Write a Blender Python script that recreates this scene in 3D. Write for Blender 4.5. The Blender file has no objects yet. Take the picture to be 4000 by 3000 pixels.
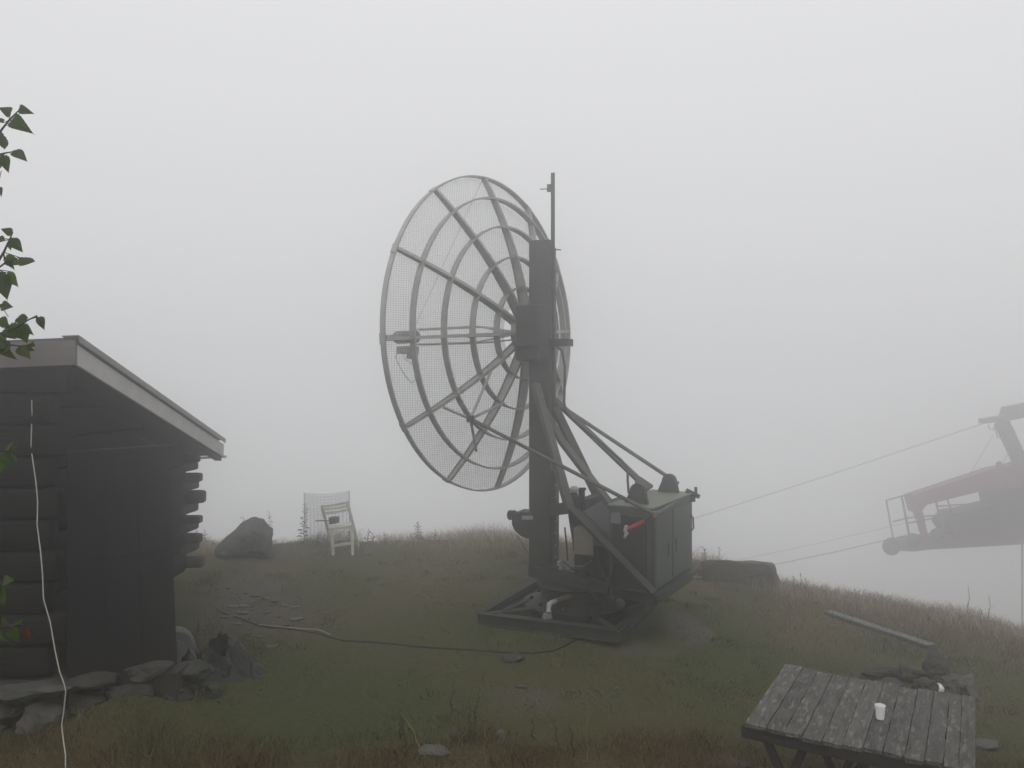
import bpy, math, random
import numpy as np
from mathutils import Vector, Matrix

random.seed(7); rng = np.random.default_rng(7)
scene = bpy.context.scene
col = scene.collection
PI = math.pi
def R(d): return math.radians(d)

# ------------------------------------------------------------------ camera
F = 3115.0; CZ = 3.2                       # focal length in pixels of the 4000 px wide photograph, eye height in metres
cam = bpy.data.cameras.new('camera'); cam.lens = 36*F/4000; cam.sensor_width = 36
cam.clip_start = 0.05; cam.clip_end = 1000
camo = bpy.data.objects.new('camera', cam); col.objects.link(camo)
camo.location = (0, 0, CZ); camo.rotation_euler = (R(90), 0, 0)
scene.camera = camo
# ------------------------------------------------------------------ sky and sun (fog under an overcast sky)
SUN_EL, SUN_ROT = R(55), R(200)
world = bpy.data.worlds.new('World'); scene.world = world; world.use_nodes = True
nt = world.node_tree; nt.nodes.clear(); N = nt.nodes.new; L = nt.links.new
out = N('ShaderNodeOutputWorld'); bg = N('ShaderNodeBackground'); bg.inputs['Strength'].default_value = 0.1
sky = N('ShaderNodeTexSky'); sky.sky_type = 'NISHITA'; sky.sun_disc = False
sky.sun_elevation = SUN_EL; sky.sun_rotation = SUN_ROT; sky.dust_density = 6; sky.air_density = 1.5
bw = N('ShaderNodeRGBToBW'); L(sky.outputs['Color'], bw.inputs[0])
tc = N('ShaderNodeTexCoord'); sx = N('ShaderNodeSeparateXYZ'); L(tc.outputs['Generated'], sx.inputs[0])
mx = N('ShaderNodeMath'); mx.operation = 'MAXIMUM'; L(sx.outputs['Z'], mx.inputs[0]); mx.inputs[1].default_value = 0
ma = N('ShaderNodeMath'); ma.operation = 'MULTIPLY_ADD'; L(mx.outputs[0], ma.inputs[0]); ma.inputs[1].default_value = 3.5; ma.inputs[2].default_value = 6.7   # overcast: zenith brighter than the horizon
mixf = N('ShaderNodeMix'); mixf.data_type = 'FLOAT'; mixf.inputs['Factor'].default_value = 0.93
L(bw.outputs[0], mixf.inputs['A']); L(ma.outputs[0], mixf.inputs['B'])
vm = N('ShaderNodeVectorMath'); vm.operation = 'SCALE'; vm.inputs[0].default_value = (0.995, 0.997, 1.01); L(mixf.outputs['Result'], vm.inputs['Scale'])
L(vm.outputs[0], bg.inputs['Color']); L(bg.outputs[0], out.inputs['Surface'])
sun = bpy.data.lights.new('sun', 'SUN'); sun.energy = 0.5; sun.angle = R(60); sun.color = (1, 0.97, 0.93)
suno = bpy.data.objects.new('sun', sun); col.objects.link(suno)
suno.rotation_euler = (R(35), 0, R(-25)); suno.location = (0, 0, 30)
scene.view_settings.view_transform = 'Standard'; scene.view_settings.look = 'None'
scene.view_settings.exposure = 0.0; scene.view_settings.gamma = 1.0; scene.view_settings.use_curve_mapping = False
cy = scene.cycles
cy.use_denoising = True; cy.volume_bounces = 24; cy.max_bounces = 26; cy.diffuse_bounces = 3; cy.transparent_max_bounces = 16
HAZE_DENSITY = 0.033

# ------------------------------------------------------------------ materials
MATS = {}
def mat(name, c1, c2=None, rough=0.8, scale=6.0, bump=0.0, metal=0.0, bscale=None, stretch=(1, 1, 1), spec=0.3, c3=None, s3=25.0, t3=0.62, tint=0.0):
    if name in MATS: return MATS[name]
    m = bpy.data.materials.new(name); m.use_nodes = True
    t = m.node_tree; b = t.nodes['Principled BSDF']; n = t.nodes.new; l = t.links.new
    b.inputs['Roughness'].default_value = rough; b.inputs['Metallic'].default_value = metal
    b.inputs['Specular IOR Level'].default_value = spec
    c2 = c2 or tuple(v*0.7 for v in c1)
    co = n('ShaderNodeTexCoord'); mp = n('ShaderNodeMapping'); mp.inputs['Scale'].default_value = stretch
    l(co.outputs['Object'], mp.inputs[0])
    no = n('ShaderNodeTexNoise'); no.inputs['Scale'].default_value = scale; no.inputs['Detail'].default_value = 6; no.inputs['Roughness'].default_value = 0.65
    oi = n('ShaderNodeObjectInfo'); ad = n('ShaderNodeVectorMath'); ad.operation = 'ADD'
    l(mp.outputs[0], ad.inputs[0]); sc = n('ShaderNodeMath'); sc.operation = 'MULTIPLY'; sc.inputs[1].default_value = 40; l(oi.outputs['Random'], sc.inputs[0])
    l(sc.outputs[0], ad.inputs[1]); l(ad.outputs[0], no.inputs['Vector'])
    rp = n('ShaderNodeValToRGB'); rp.color_ramp.elements[0].position = 0.33; rp.color_ramp.elements[1].position = 0.67
    rp.color_ramp.elements[0].color = (*c2, 1); rp.color_ramp.elements[1].color = (*c1, 1)
    l(no.outputs['Fac'], rp.inputs[0]); last = rp.outputs[0]
    if c3:
        n3 = n('ShaderNodeTexNoise'); n3.inputs['Scale'].default_value = s3; n3.inputs['Detail'].default_value = 4; l(ad.outputs[0], n3.inputs['Vector'])
        r3 = n('ShaderNodeValToRGB'); r3.color_ramp.elements[0].position = t3; r3.color_ramp.elements[1].position = t3+0.08
        r3.color_ramp.elements[0].color = (0, 0, 0, 1); r3.color_ramp.elements[1].color = (1, 1, 1, 1); l(n3.outputs['Fac'], r3.inputs[0])
        mm = n('ShaderNodeMix'); mm.data_type = 'RGBA'; l(r3.outputs[0], mm.inputs['Factor']); l(last, mm.inputs['A']); mm.inputs['B'].default_value = (*c3, 1); last = mm.outputs['Result']
    if tint:
        mr = n('ShaderNodeMapRange'); mr.inputs['To Min'].default_value = 1-tint; mr.inputs['To Max'].default_value = 1+tint*.6; l(oi.outputs['Random'], mr.inputs['Value'])
        vs_ = n('ShaderNodeVectorMath'); vs_.operation = 'SCALE'; l(last, vs_.inputs[0]); l(mr.outputs[0], vs_.inputs['Scale']); last = vs_.outputs[0]
    l(last, b.inputs['Base Color'])
    if bump:
        nb = n('ShaderNodeTexNoise'); nb.inputs['Scale'].default_value = bscale or scale*4; nb.inputs['Detail'].default_value = 5; l(ad.outputs[0], nb.inputs['Vector'])
        bp = n('ShaderNodeBump'); bp.inputs['Strength'].default_value = bump; bp.inputs['Distance'].default_value = 0.02
        l(nb.outputs['Fac'], bp.inputs['Height']); l(bp.outputs[0], b.inputs['Normal'])
    MATS[name] = m; return m
alu   = mat('weathered_aluminium', (.40, .40, .38), (.28, .28, .27), .55, 5, .1, .55, c3=(.2, .2, .18), s3=18, t3=.66)
steel = mat('army_green_steel', (.046, .05, .041), (.026, .03, .024), .65, 4, .15, 0, c3=(.09, .07, .05), s3=30, t3=.7)
steel_b = mat('worn_green_steel', (.085, .088, .075), (.05, .053, .045), .6, 5, .15, 0, c3=(.12, .095, .07), s3=26, t3=.68)
steel_l = mat('green_sheet_steel', (.075, .088, .075), (.055, .065, .056), .6, 3, .08, 0, stretch=(1, 1, .3), c3=(.05, .05, .042), s3=14, t3=.66)
lidm  = mat('pale_lid', (.16, .175, .14), (.11, .12, .095), .6, 4, .1)  # lid is coloured paler than the cabinet sides
dark  = mat('dark_metal', (.03, .03, .03), (.018, .018, .018), .55, 8, .1)
greyp = mat('grey_sheet', (.17, .16, .175), (.13, .12, .13), .7, 5)
beige = mat('beige_board', (.20, .18, .13), (.15, .135, .10), .8, 5)
white = mat('white_plastic', (.72, .71, .68), (.62, .61, .57), .45, 6)
chairw = mat('chair_white', (.55, .56, .48), (.42, .43, .36), .55, 9, c3=(.3, .32, .24), s3=16, t3=.68)
redp  = mat('red_paint', (.35, .03, .03), (.25, .025, .025), .45, 10)
liftred = mat('lift_red', (.22, .045, .075), (.16, .035, .06), .5, 5)
lift_d = mat('lift_dark', (.09, .07, .08), (.05, .042, .05), .6, 5)
rubber = mat('black_rubber', (.016, .016, .017), (.01, .01, .01), .55, 12)
tarpm = mat('black_plastic_sheet', (.010, .010, .012), (.006, .006, .007), .45, 6, .2, spec=.35)
logm  = mat('tarred_log', (.014, .012, .012), (.007, .0065, .0065), .8, 7, .5, stretch=(.25, 1, 1), bscale=30)
logend = mat('weathered_log_end', (.075, .066, .062), (.04, .036, .034), .85, 14, .4)
doorm = mat('dark_door_board', (.015, .013, .014), (.009, .008, .009), .75, 3, .2, stretch=(1, 1, .2))
fasc  = mat('fascia_white', (.50, .49, .47), (.40, .39, .375), .55, 4, c3=(.35, .34, .31), s3=7, t3=.70)
fascd = mat('fascia_shaded', (.14, .12, .115), (.10, .088, .085), .7, 6, .2, stretch=(.3, 1, 1))  # shade on the front fascia put into the colour
roofm = mat('roof_felt', (.055, .055, .055), (.035, .035, .035), .8, 12, .3)
drip  = mat('drip_edge_metal', (.22, .21, .20), (.17, .165, .155), .5, 8)
stonem = mat('grey_stone', (.11, .107, .10), (.05, .048, .044), .9, 5, .7, c3=(.045, .06, .03), s3=9, t3=.6, bscale=16)
stoned = mat('dark_lichen_stone', (.06, .057, .052), (.028, .028, .024), .92, 4, .7, c3=(.04, .052, .025), s3=7, t3=.58, bscale=14)
palest = mat('pale_slab', (.15, .145, .135), (.09, .087, .08), .85, 6, .5, c3=(.07, .085, .045), s3=10, t3=.63)
fireb = mat('charred_wood', (.05, .038, .03), (.02, .017, .015), .9, 10, .5, c3=(.11, .11, .06), s3=8, t3=.66)
plankm = mat('weathered_plank', (.118, .111, .103), (.05, .046, .043), .85, 11, .8, stretch=(2.2, .5, 2.2), c3=(.17, .173, .145), s3=17, t3=.57, bscale=26, tint=.2)
plankd = mat('dark_wood', (.035, .030, .027), (.02, .018, .016), .85, 8, .3)
cupm  = mat('cup_white', (.80, .80, .80), (.77, .77, .77), .4, 5)
cordm = mat('cream_cord', (.46, .44, .38), (.36, .34, .30), .7, 30)
wirem = mat('thin_grey_wire', (.10, .10, .10), (.08, .08, .08), .6, 20)
bark  = mat('birch_bark', (.32, .30, .27), (.14, .12, .10), .85, 9, .4, stretch=(1, 1, .3), c3=(.04, .035, .03), s3=8, t3=.6)
twig  = mat('birch_twig', (.06, .045, .035), (.035, .028, .022), .8, 20)
chan  = mat('galvanised_channel', (.12, .13, .132), (.075, .082, .085), .5, 6, .1, .2)
mound = mat('mound_earth', (.085, .068, .055), (.045, .038, .03), .95, 4, .8, c3=(.05, .055, .03), s3=9, t3=.56, bscale=18)
weedm = mat('weed_green', (.055, .06, .035), (.035, .038, .022), .85, 10)
netm  = mat('net_wire', (.22, .22, .22), (.18, .18, .18), .6, 20)
def leafmat(name, c):
    m = mat(name, c, tuple(v*.6 for v in c), .55, 30, .2)
    t = m.node_tree; b = t.nodes['Principled BSDF']; o = t.nodes['Material Output']
    tr = t.nodes.new('ShaderNodeBsdfTranslucent'); tr.inputs[0].default_value = (c[0]*1.5, c[1]*1.7, c[2]*.8, 1)
    ms = t.nodes.new('ShaderNodeMixShader'); ms.inputs[0].default_value = .5
    t.links.new(b.outputs[0], ms.inputs[1]); t.links.new(tr.outputs[0], ms.inputs[2]); t.links.new(ms.outputs[0], o.inputs[0]); return m
leafg = leafmat('birch_leaf', (.05, .075, .024)); leafr = leafmat('birch_leaf_red', (.09, .03, .02))
# fine dish mesh: thin aluminium wire cloth, mostly open
def meshmat():
    m = bpy.data.materials.new('dish_wire_cloth'); m.use_nodes = True; t = m.node_tree; b = t.nodes['Principled BSDF']; o = t.nodes['Material Output']
    b.inputs['Base Color'].default_value = (.42, .42, .41, 1); b.inputs['Metallic'].default_value = .3; b.inputs['Roughness'].default_value = .6
    tr = t.nodes.new('ShaderNodeBsdfTransparent'); ms = t.nodes.new('ShaderNodeMixShader')
    co = t.nodes.new('ShaderNodeTexCoord'); no = t.nodes.new('ShaderNodeTexNoise'); no.inputs['Scale'].default_value = 3
    mr = t.nodes.new('ShaderNodeMapRange'); mr.inputs['To Min'].default_value = .24; mr.inputs['To Max'].default_value = .34
    t.links.new(co.outputs['Object'], no.inputs['Vector']); acc = None
    for ax_ in ('Z', 'X'):
        wv = t.nodes.new('ShaderNodeTexWave'); wv.bands_direction = ax_; wv.inputs['Scale'].default_value = 10.5; wv.inputs['Distortion'].default_value = .6; wv.inputs['Detail Scale'].default_value = .3
        t.links.new(co.outputs['Object'], wv.inputs['Vector'])
        mm = t.nodes.new('ShaderNodeMath'); mm.operation = 'POWER'; mm.inputs[1].default_value = 4; t.links.new(wv.outputs['Fac'], mm.inputs[0])
        if acc is None: acc = mm
        else:
            mx2 = t.nodes.new('ShaderNodeMath'); mx2.operation = 'MAXIMUM'; t.links.new(acc.outputs[0], mx2.inputs[0]); t.links.new(mm.outputs[0], mx2.inputs[1]); acc = mx2
    t.links.new(no.outputs['Fac'], mr.inputs['Value'])
    fin = t.nodes.new('ShaderNodeMath'); fin.operation = 'MULTIPLY_ADD'; fin.inputs[1].default_value = .22; t.links.new(acc.outputs[0], fin.inputs[0]); t.links.new(mr.outputs[0], fin.inputs[2]); t.links.new(fin.outputs[0], ms.inputs[0])
    t.links.new(tr.outputs[0], ms.inputs[1]); t.links.new(b.outputs[0], ms.inputs[2]); t.links.new(ms.outputs[0], o.inputs[0]); return m
clothm = meshmat()

# ------------------------------------------------------------------ builders
WL = {}                                    # world location of every object that can be a parent
def tag(o, label=None, cat=None, group=None, kind=None):
    if label: o['label'] = label
    if cat: o['category'] = cat
    if group: o['group'] = group
    if kind: o['kind'] = kind
    return o
def thing(name, loc, label, cat, group=None):
    o = bpy.data.objects.new(name, None); o.empty_display_size = .2; col.objects.link(o); o.location = loc
    WL[o] = Vector(loc); return tag(o, label, cat, group)
class MB:
    def __init__(s): s.v = []; s.f = []
    def add(s, vs, fs):
        b = len(s.v); s.v += [tuple(v) for v in vs]; s.f += [tuple(i+b for i in f) for f in fs]; return s
    def box(s, c, size, M=None):
        c = Vector(c); h = [k/2 for k in size]; M = M or Matrix.Identity(3)
        vs = [c + M @ Vector((x*h[0], y*h[1], z*h[2])) for x in (-1, 1) for y in (-1, 1) for z in (-1, 1)]
        return s.add(vs, [(0, 1, 3, 2), (4, 6, 7, 5), (0, 4, 5, 1), (2, 3, 7, 6), (0, 2, 6, 4), (1, 5, 7, 3)])
    def beam(s, p0, p1, w, h, up=(0, 0, 1), w1=None, h1=None):
        p0 = Vector(p0); p1 = Vector(p1); d = (p1-p0).normalized(); up = Vector(up)
        if abs(d.dot(up)) > .98: up = Vector((0, 1, 0))
        x = d.cross(up).normalized(); y = x.cross(d).normalized(); w1 = w1 or w; h1 = h1 or h
        vs = [p0 + x*a*w/2 + y*b*h/2 for a, b in ((-1, -1), (1, -1), (1, 1), (-1, 1))] + [p1 + x*a*w1/2 + y*b*h1/2 for a, b in ((-1, -1), (1, -1), (1, 1), (-1, 1))]
        return s.add(vs, [(3, 2, 1, 0), (4, 5, 6, 7), (0, 1, 5, 4), (1, 2, 6, 5), (2, 3, 7, 6), (3, 0, 4, 7)])
    def tube(s, pts, r, n=8, r1=None, cap=True):
        pts = [Vector(p) for p in pts]; m = len(pts); rings = []; r1 = r if r1 is None else r1
        pu = None
        for i, p in enumerate(pts):
            d = (pts[min(i+1, m-1)] - pts[max(i-1, 0)]).normalized()
            if pu is None:
                pu = Vector((0, 0, 1)) if abs(d.z) < .9 else Vector((1, 0, 0))
            x = d.cross(pu).normalized(); y = x.cross(d).normalized(); pu = y
            rr = r + (r1-r)*i/max(1, m-1)
            rings.append([p + (x*math.cos(2*PI*k/n) + y*math.sin(2*PI*k/n))*rr for k in range(n)])
        vs = [v for g in rings for v in g]; fs = []
        for i in range(m-1):
            for k in range(n):
                fs.append((i*n+k, i*n+(k+1) % n, (i+1)*n+(k+1) % n, (i+1)*n+k))
        if cap: fs.append(tuple(range(n-1, -1, -1))); fs.append(tuple(range((m-1)*n, m*n)))
        return s.add(vs, fs)
    def lathe(s, c, prof, n=16, axis=(0, 0, 1)):
        ax = Vector(axis).normalized(); x = ax.orthogonal().normalized(); y = ax.cross(x); c = Vector(c); m = len(prof)
        vs = [c + ax*z + (x*math.cos(2*PI*k/n) + y*math.sin(2*PI*k/n))*r for r, z in prof for k in range(n)]
        fs = [(i*n+k, i*n+(k+1) % n, (i+1)*n+(k+1) % n, (i+1)*n+k) for i in range(m-1) for k in range(n)]
        fs += [tuple(range(n-1, -1, -1)), tuple(range((m-1)*n, m*n))]
        return s.add(vs, fs)
    def prism(s, poly, off):
        off = Vector(off); n = len(poly); vs = [Vector(p) for p in poly]; vs += [v+off for v in vs]
        fs = [tuple(range(n-1, -1, -1)), tuple(range(n, 2*n))] + [(i, (i+1) % n, n+(i+1) % n, n+i) for i in range(n)]
        return s.add(vs, fs)
    def quad(s, a, b, c, d): return s.add([a, b, c, d], [(0, 1, 2, 3)])
    def build(s, name, m, parent=None, smooth=False, bevel=0, angle=40):
        a = np.array(s.v); c = (a.min(0)+a.max(0))/2; c[2] = a[:, 2].min()
        me = bpy.data.meshes.new(name); me.from_pydata([tuple(v) for v in a-c], [], s.f); me.materials.append(m)
        o = bpy.data.objects.new(name, me); col.objects.link(o); cv = Vector(c); WL[o] = cv
        import bmesh
        bm = bmesh.new(); bm.from_mesh(me); bmesh.ops.recalc_face_normals(bm, faces=bm.faces)
        if bevel: bmesh.ops.bevel(bm, geom=list(bm.edges), offset=bevel, segments=1, affect='EDGES', clamp_overlap=True)
        bm.to_mesh(me); bm.free()
        if smooth:
            me.polygons.foreach_set('use_smooth', [True]*len(me.polygons))
            try: me.set_sharp_from_angle(angle=R(angle))
            except Exception: pass
        if parent: o.parent = parent; o.location = cv - WL[parent]
        else: o.location = cv
        return o
def P(px, py, d): return Vector(((px-2000)/F*d, d, CZ-(py-1500)/F*d))     # a measured image direction at a chosen distance
def smoothnoise(x, y, seed, s):
    r = np.random.default_rng(seed); G = r.random((64, 64)); x = np.asarray(x)/s; y = np.asarray(y)/s
    xi = np.floor(x).astype(int); yi = np.floor(y).astype(int); fx = x-xi; fy = y-yi; fx = fx*fx*(3-2*fx); fy = fy*fy*(3-2*fy)
    g = lambda i, j: G[i % 64, j % 64]
    return (g(xi, yi)*(1-fx)+g(xi+1, yi)*fx)*(1-fy) + (g(xi, yi+1)*(1-fx)+g(xi+1, yi+1)*fx)*fy

# ------------------------------------------------------------------ ground
TS = (np.array([-3000, 0, 700, 1300, 1700, 2000, 2300, 2700, 3050, 3300, 3600, 3800, 4000, 5500])-2000)/F
TD = np.array([15, 15, 15, 15, 15.5, 15.5, 15.2, 14.5, 13.5, 13, 12.3, 11.9, 11.5, 10.0])
TY = np.array([2126, 2126, 2140, 2130, 2118, 2112, 2130, 2200, 2300, 2350, 2405, 2430, 2490, 2720])
TZ = CZ-(TY-1500)/F*TD
def edge_t(x, y):
    s = np.where(y > 1, x/np.maximum(y, 1), np.sign(x)*5); D = np.interp(s, TS, TD); return (y-6)/(D-6), D, np.interp(s, TS, TZ)
def gz(x, y):
    x = np.asarray(x, float); y = np.asarray(y, float)
    t, D, zc = edge_t(x, y); tt = np.clip(t, 0, 1)
    z = zc*tt
    q = np.maximum(y-D, 0); fall = .6*(np.sqrt(q*q+1.6)-math.sqrt(1.6))
    r = np.sqrt(x*x+(y-6)**2); fall = np.maximum(fall, .3*np.maximum(r-14, 0)*(y < 8)+0*r)
    z = z - 60*(1-np.exp(-fall/60))
    z += .27*np.exp(-((x+3.55)/.5)**2-((y-7.35)/.42)**2) + .10*np.exp(-((x+3.0)/.5)**2-((y-8.2)/.5)**2) + .13*np.exp(-((x+.35)/.75)**2-((y-6.75)/.35)**2)
    z += (smoothnoise(x, y, 1, 1.7)-.5)*.10 + (smoothnoise(x, y, 2, .55)-.5)*.04
    return z
def gzf(x, y): return float(gz(np.array([x]), np.array([y]))[0])
def G(px, py):                               # ground point seen in a direction
    d = 6.0
    for _ in range(4000):
        p = P(px, py, d)
        if p.z <= gzf(p.x, p.y): break
        d += .02
    return Vector((p.x, p.y, gzf(p.x, p.y)))
SOIL = [(-3.5, 10.9, .8, .8, .85), (-4.0, 12.0, .5, .6, .6), (2.3, 10.6, .32, .7, .9), (1.55, 9.6, .45, .25, .7), (2.7, 5.9, 1.1, .7, .8), (.3, 8.0, .9, .35, .3), (4.5, 8.8, .7, .5, .6), (.9, 11.0, .9, .8, .9), (-2.4, 10.1, .6, .3, .3)]
def soil(x, y):
    v = np.zeros_like(np.asarray(x, float))
    for cx, cy_, rx, ry, a in SOIL:
        e = ((x-cx)/rx)**2+((y-cy_)/ry)**2; v = np.maximum(v, a*np.clip(1.5-e, 0, 1))
    return np.clip(v*(2.1*smoothnoise(x, y, 5, .3)*(.5+smoothnoise(x, y, 6, .11))), 0, 1)
def dryness(x, y):
    t, D, zc = edge_t(x, y)
    v = 1.0*smoothnoise(x, y, 8, 1.3)+.5*smoothnoise(x, y, 9, .4)-.30
    v = v + .45*np.clip((t-.55)/.4, 0, 1) + .55*np.clip((7.05-y)/.7, 0, 1) + .25*np.clip((x-3)/3, 0, 1)
    green = np.exp(-(((x+2.3)/1.3)**2+((y-8.0)/.9)**2)) + .6*np.exp(-(((x-2.2)/.8)**2+((y-8.3)/1.)**2))
    return np.clip(v-.5*green, 0, 1)
xs = np.concatenate([np.linspace(-115, -11, 28)[:-1], np.linspace(-11, 12, 230), np.linspace(12, 115, 28)[1:]])
ys = np.concatenate([np.linspace(-115, 4, 26)[:-1], np.linspace(4, 20, 180), np.linspace(20, 115, 26)[1:]])
X, Y = np.meshgrid(xs, ys); Z = gz(X, Y)
nx, ny = len(xs), len(ys); idx = np.arange(nx*ny).reshape(ny, nx)
quads = np.stack([idx[:-1, :-1], idx[:-1, 1:], idx[1:, 1:], idx[1:, :-1]], -1).reshape(-1, 4)
def fastmesh(name, verts, loops, per, m):
    me = bpy.data.meshes.new(name); nv = len(verts); npoly = len(loops)//per if isinstance(per, int) else len(per)
    me.vertices.add(nv); me.vertices.foreach_set('co', np.ascontiguousarray(verts, np.float32).ravel())
    tot = np.full(npoly, per, np.int32) if isinstance(per, int) else np.asarray(per, np.int32)
    me.loops.add(len(loops)); me.loops.foreach_set('vertex_index', np.ascontiguousarray(loops, np.int32))
    me.polygons.add(npoly); me.polygons.foreach_set('loop_start', np.concatenate([[0], np.cumsum(tot)[:-1]]).astype(np.int32))
    me.update(calc_edges=True); me.validate(); me.materials.append(m); return me
def attr(me, name, data, typ='FLOAT'):
    a = me.attributes.new(name, typ, 'POINT')
    if typ == 'FLOAT': a.data.foreach_set('value', np.ascontiguousarray(data, np.float32))
    else: a.data.foreach_set('color', np.ascontiguousarray(data, np.float32).ravel())
def groundmat():
    m = bpy.data.materials.new('turf_and_earth'); m.use_nodes = True; t = m.node_tree; b = t.nodes['Principled BSDF']; n = t.nodes.new; l = t.links.new
    b.inputs['Roughness'].default_value = .95; b.inputs['Specular IOR Level'].default_value = .1
    co = n('ShaderNodeTexCoord')
    def noise(s, d=6):
        x = n('ShaderNodeTexNoise'); x.inputs['Scale'].default_value = s; x.inputs['Detail'].default_value = d; x.inputs['Roughness'].default_value = .7; l(co.outputs['Object'], x.inputs['Vector']); return x.outputs['Fac']
    def ramp(f, c0, c1, p0=.35, p1=.65):
        r = n('ShaderNodeValToRGB'); r.color_ramp.elements[0].color = (*c0, 1); r.color_ramp.elements[1].color = (*c1, 1); r.color_ramp.elements[0].position = p0; r.color_ramp.elements[1].position = p1; l(f, r.inputs[0]); return r.outputs[0]
    def mix(f, a, c):
        x = n('ShaderNodeMix'); x.data_type = 'RGBA'; l(f, x.inputs['Factor']); l(a, x.inputs['A']); l(c, x.inputs['B']); return x.outputs['Result']
    def at(s):
        a = n('ShaderNodeAttribute'); a.attribute_name = s; return a.outputs['Fac']
    green = ramp(noise(22), (.042, .052, .020), (.080, .088, .038))
    dry = ramp(noise(17), (.064, .057, .027), (.12, .10, .055))
    earth = ramp(noise(30), (.055, .047, .039), (.165, .145, .13))
    c = mix(at('dry'), green, dry); c = mix(at('soil'), c, earth); l(c, b.inputs['Base Color'])
    bp = n('ShaderNodeBump'); bp.inputs['Strength'].default_value = .9; bp.inputs['Distance'].default_value = .04; l(noise(35, 8), bp.inputs['Height']); l(bp.outputs[0], b.inputs['Normal'])
    return m
me = fastmesh('ground', np.stack([X, Y, Z], -1).reshape(-1, 3), quads.ravel(), 4, groundmat())
attr(me, 'soil', soil(X.ravel(), Y.ravel())); attr(me, 'dry', dryness(X.ravel(), Y.ravel()))
me.polygons.foreach_set('use_smooth', [True]*len(me.polygons))
go = bpy.data.objects.new('ground', me); col.objects.link(go); tag(go, 'grassy hilltop with worn turf and bare patches', kind='structure')
WL[go] = Vector((0, 0, 0))

# ------------------------------------------------------------------ haze
hz = MB().box((0, 0, -18.1), (238, 238, 50.8)).build('haze', MATS['thin_grey_wire'])
hm = bpy.data.materials.new('fog'); hm.use_nodes = True; ht = hm.node_tree; ht.nodes.clear()
ho = ht.nodes.new('ShaderNodeOutputMaterial'); pv = ht.nodes.new('ShaderNodeVolumePrincipled')
pv.inputs['Color'].default_value = (.992, .994, .996, 1); pv.inputs['Density'].default_value = HAZE_DENSITY; pv.inputs['Anisotropy'].default_value = 0.9
ht.links.new(pv.outputs[0], ho.inputs['Volume']); hz.data.materials.clear(); hz.data.materials.append(hm)
tag(hz, 'pale grey mountain fog filling the whole air', 'fog', kind='stuff')

# ------------------------------------------------------------------ log shed
e1 = Vector((-1, -.05, 0)).normalized(); e2 = Vector((-.05, 1, 0)).normalized()     # along the front wall, along the side wall
SC = Vector((-4.44, 7.52, 0)); ZB = .455; CH = .295
shed = thing('log_shed', (SC+e1*1.6+e2*1.8), 'black tarred log shed with white gable board, dark door swung open', 'shed')
SL = 3.65; FL = 3.6
def log(p0, p1, h, thick, m):
    d = (p1-p0).normalized(); n = 16; x = Vector((-d.y, d.x, 0)); mb = MB(); vs = []; k = 7
    L_ = (p1-p0).length; tap = .03
    st = [0, .02, .06, L_*.33, L_*.66, L_-.06, L_-.02, L_]
    for i, s in enumerate(st):
        e = min(i, len(st)-1-i); sc = (.80, .94, 1, 1)[min(e, 3)]
        wob = (random.random()-.5)*.012
        se = lambda v: math.copysign(abs(v)**.42, v)
        vs += [p0 + d*s + x*(se(math.cos(2*PI*j/n))*thick/2*sc + wob) + Vector((0, 0, se(math.sin(2*PI*j/n))*h/2*sc*.97)) for j in range(n)]
    m_ = len(st); fs = [(i*n+j, i*n+(j+1) % n, (i+1)*n+(j+1) % n, (i+1)*n+j) for i in range(m_-1) for j in range(n)] + [tuple(range(n-1, -1, -1)), tuple(range((m_-1)*n, m_*n))]
    return mb.add(vs, fs).build('log', m, shed, smooth=True, angle=50)
back = SC+e2*SL
for i in range(10):                                    # front wall and, while the roof allows, side and back walls
    z = ZB+CH*(i+.5); o = (.16, .30)[i % 2]*(.8+.4*random.random())
    log(SC+Vector((0, 0, z))-e1*o*.75, SC+e1*FL+Vector((0, 0, z)), CH*1.04, .2, logm)
    zs = z+CH*.5; ro = 3.40-(zs-2.42)/.29 if zs > 2.3 else SL
    ln = min(SL-.08, max(.3, (3.42-zs)/.283))
    if zs < 3.3: log(SC+e2*.05+Vector((0, 0, zs)), SC+e2*ln+Vector((0, 0, zs)), CH*1.04, .2, logm)
for i in range(7):
    log(back-e2*.1+Vector((0, 0, ZB+CH*(i+.5)-.06))+e1*FL, back-e2*.1+Vector((0, 0, ZB+CH*(i+.5)-.06))+e1*.12, CH*1.04, .2, logm)
for z, h, pr in ((2.176, .145, .27), (1.904, .13, .30), (1.636, .185, .35), (1.32, .115, .30), (1.06, .14, .30), (.73, .155, .33)):      # projecting notch ends of the back wall
    b = back-e2*.1+Vector((0, 0, z)); log(b+e1*.2, b-e1*pr, h, .15, logend)
for z, h in ((2.30, .13), (2.037, .12), (1.768, .13), (1.464, .16), (1.196, .14), (.91, .16)):                                          # and of the side wall, pointing away
    b = back+Vector((0, 0, z)); log(b-e2*.3-e1*.02, b+e2*(.2+.1*random.random())-e1*.09, h, .14, logend)
# dark lining added inside so no light leaks between logs
MB().prism([SC+e1*.1+e2*.1+Vector((0, 0, ZB)), SC+e1*.1+e2*(SL-.2)+Vector((0, 0, ZB)), SC+e1*.1+e2*(SL-.2)+Vector((0, 0, 2.36)), SC+e1*.1+e2*.1+Vector((0, 0, 3.3))], e1*(FL-.2)).build('light_stop_lining', doorm, shed)
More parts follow.
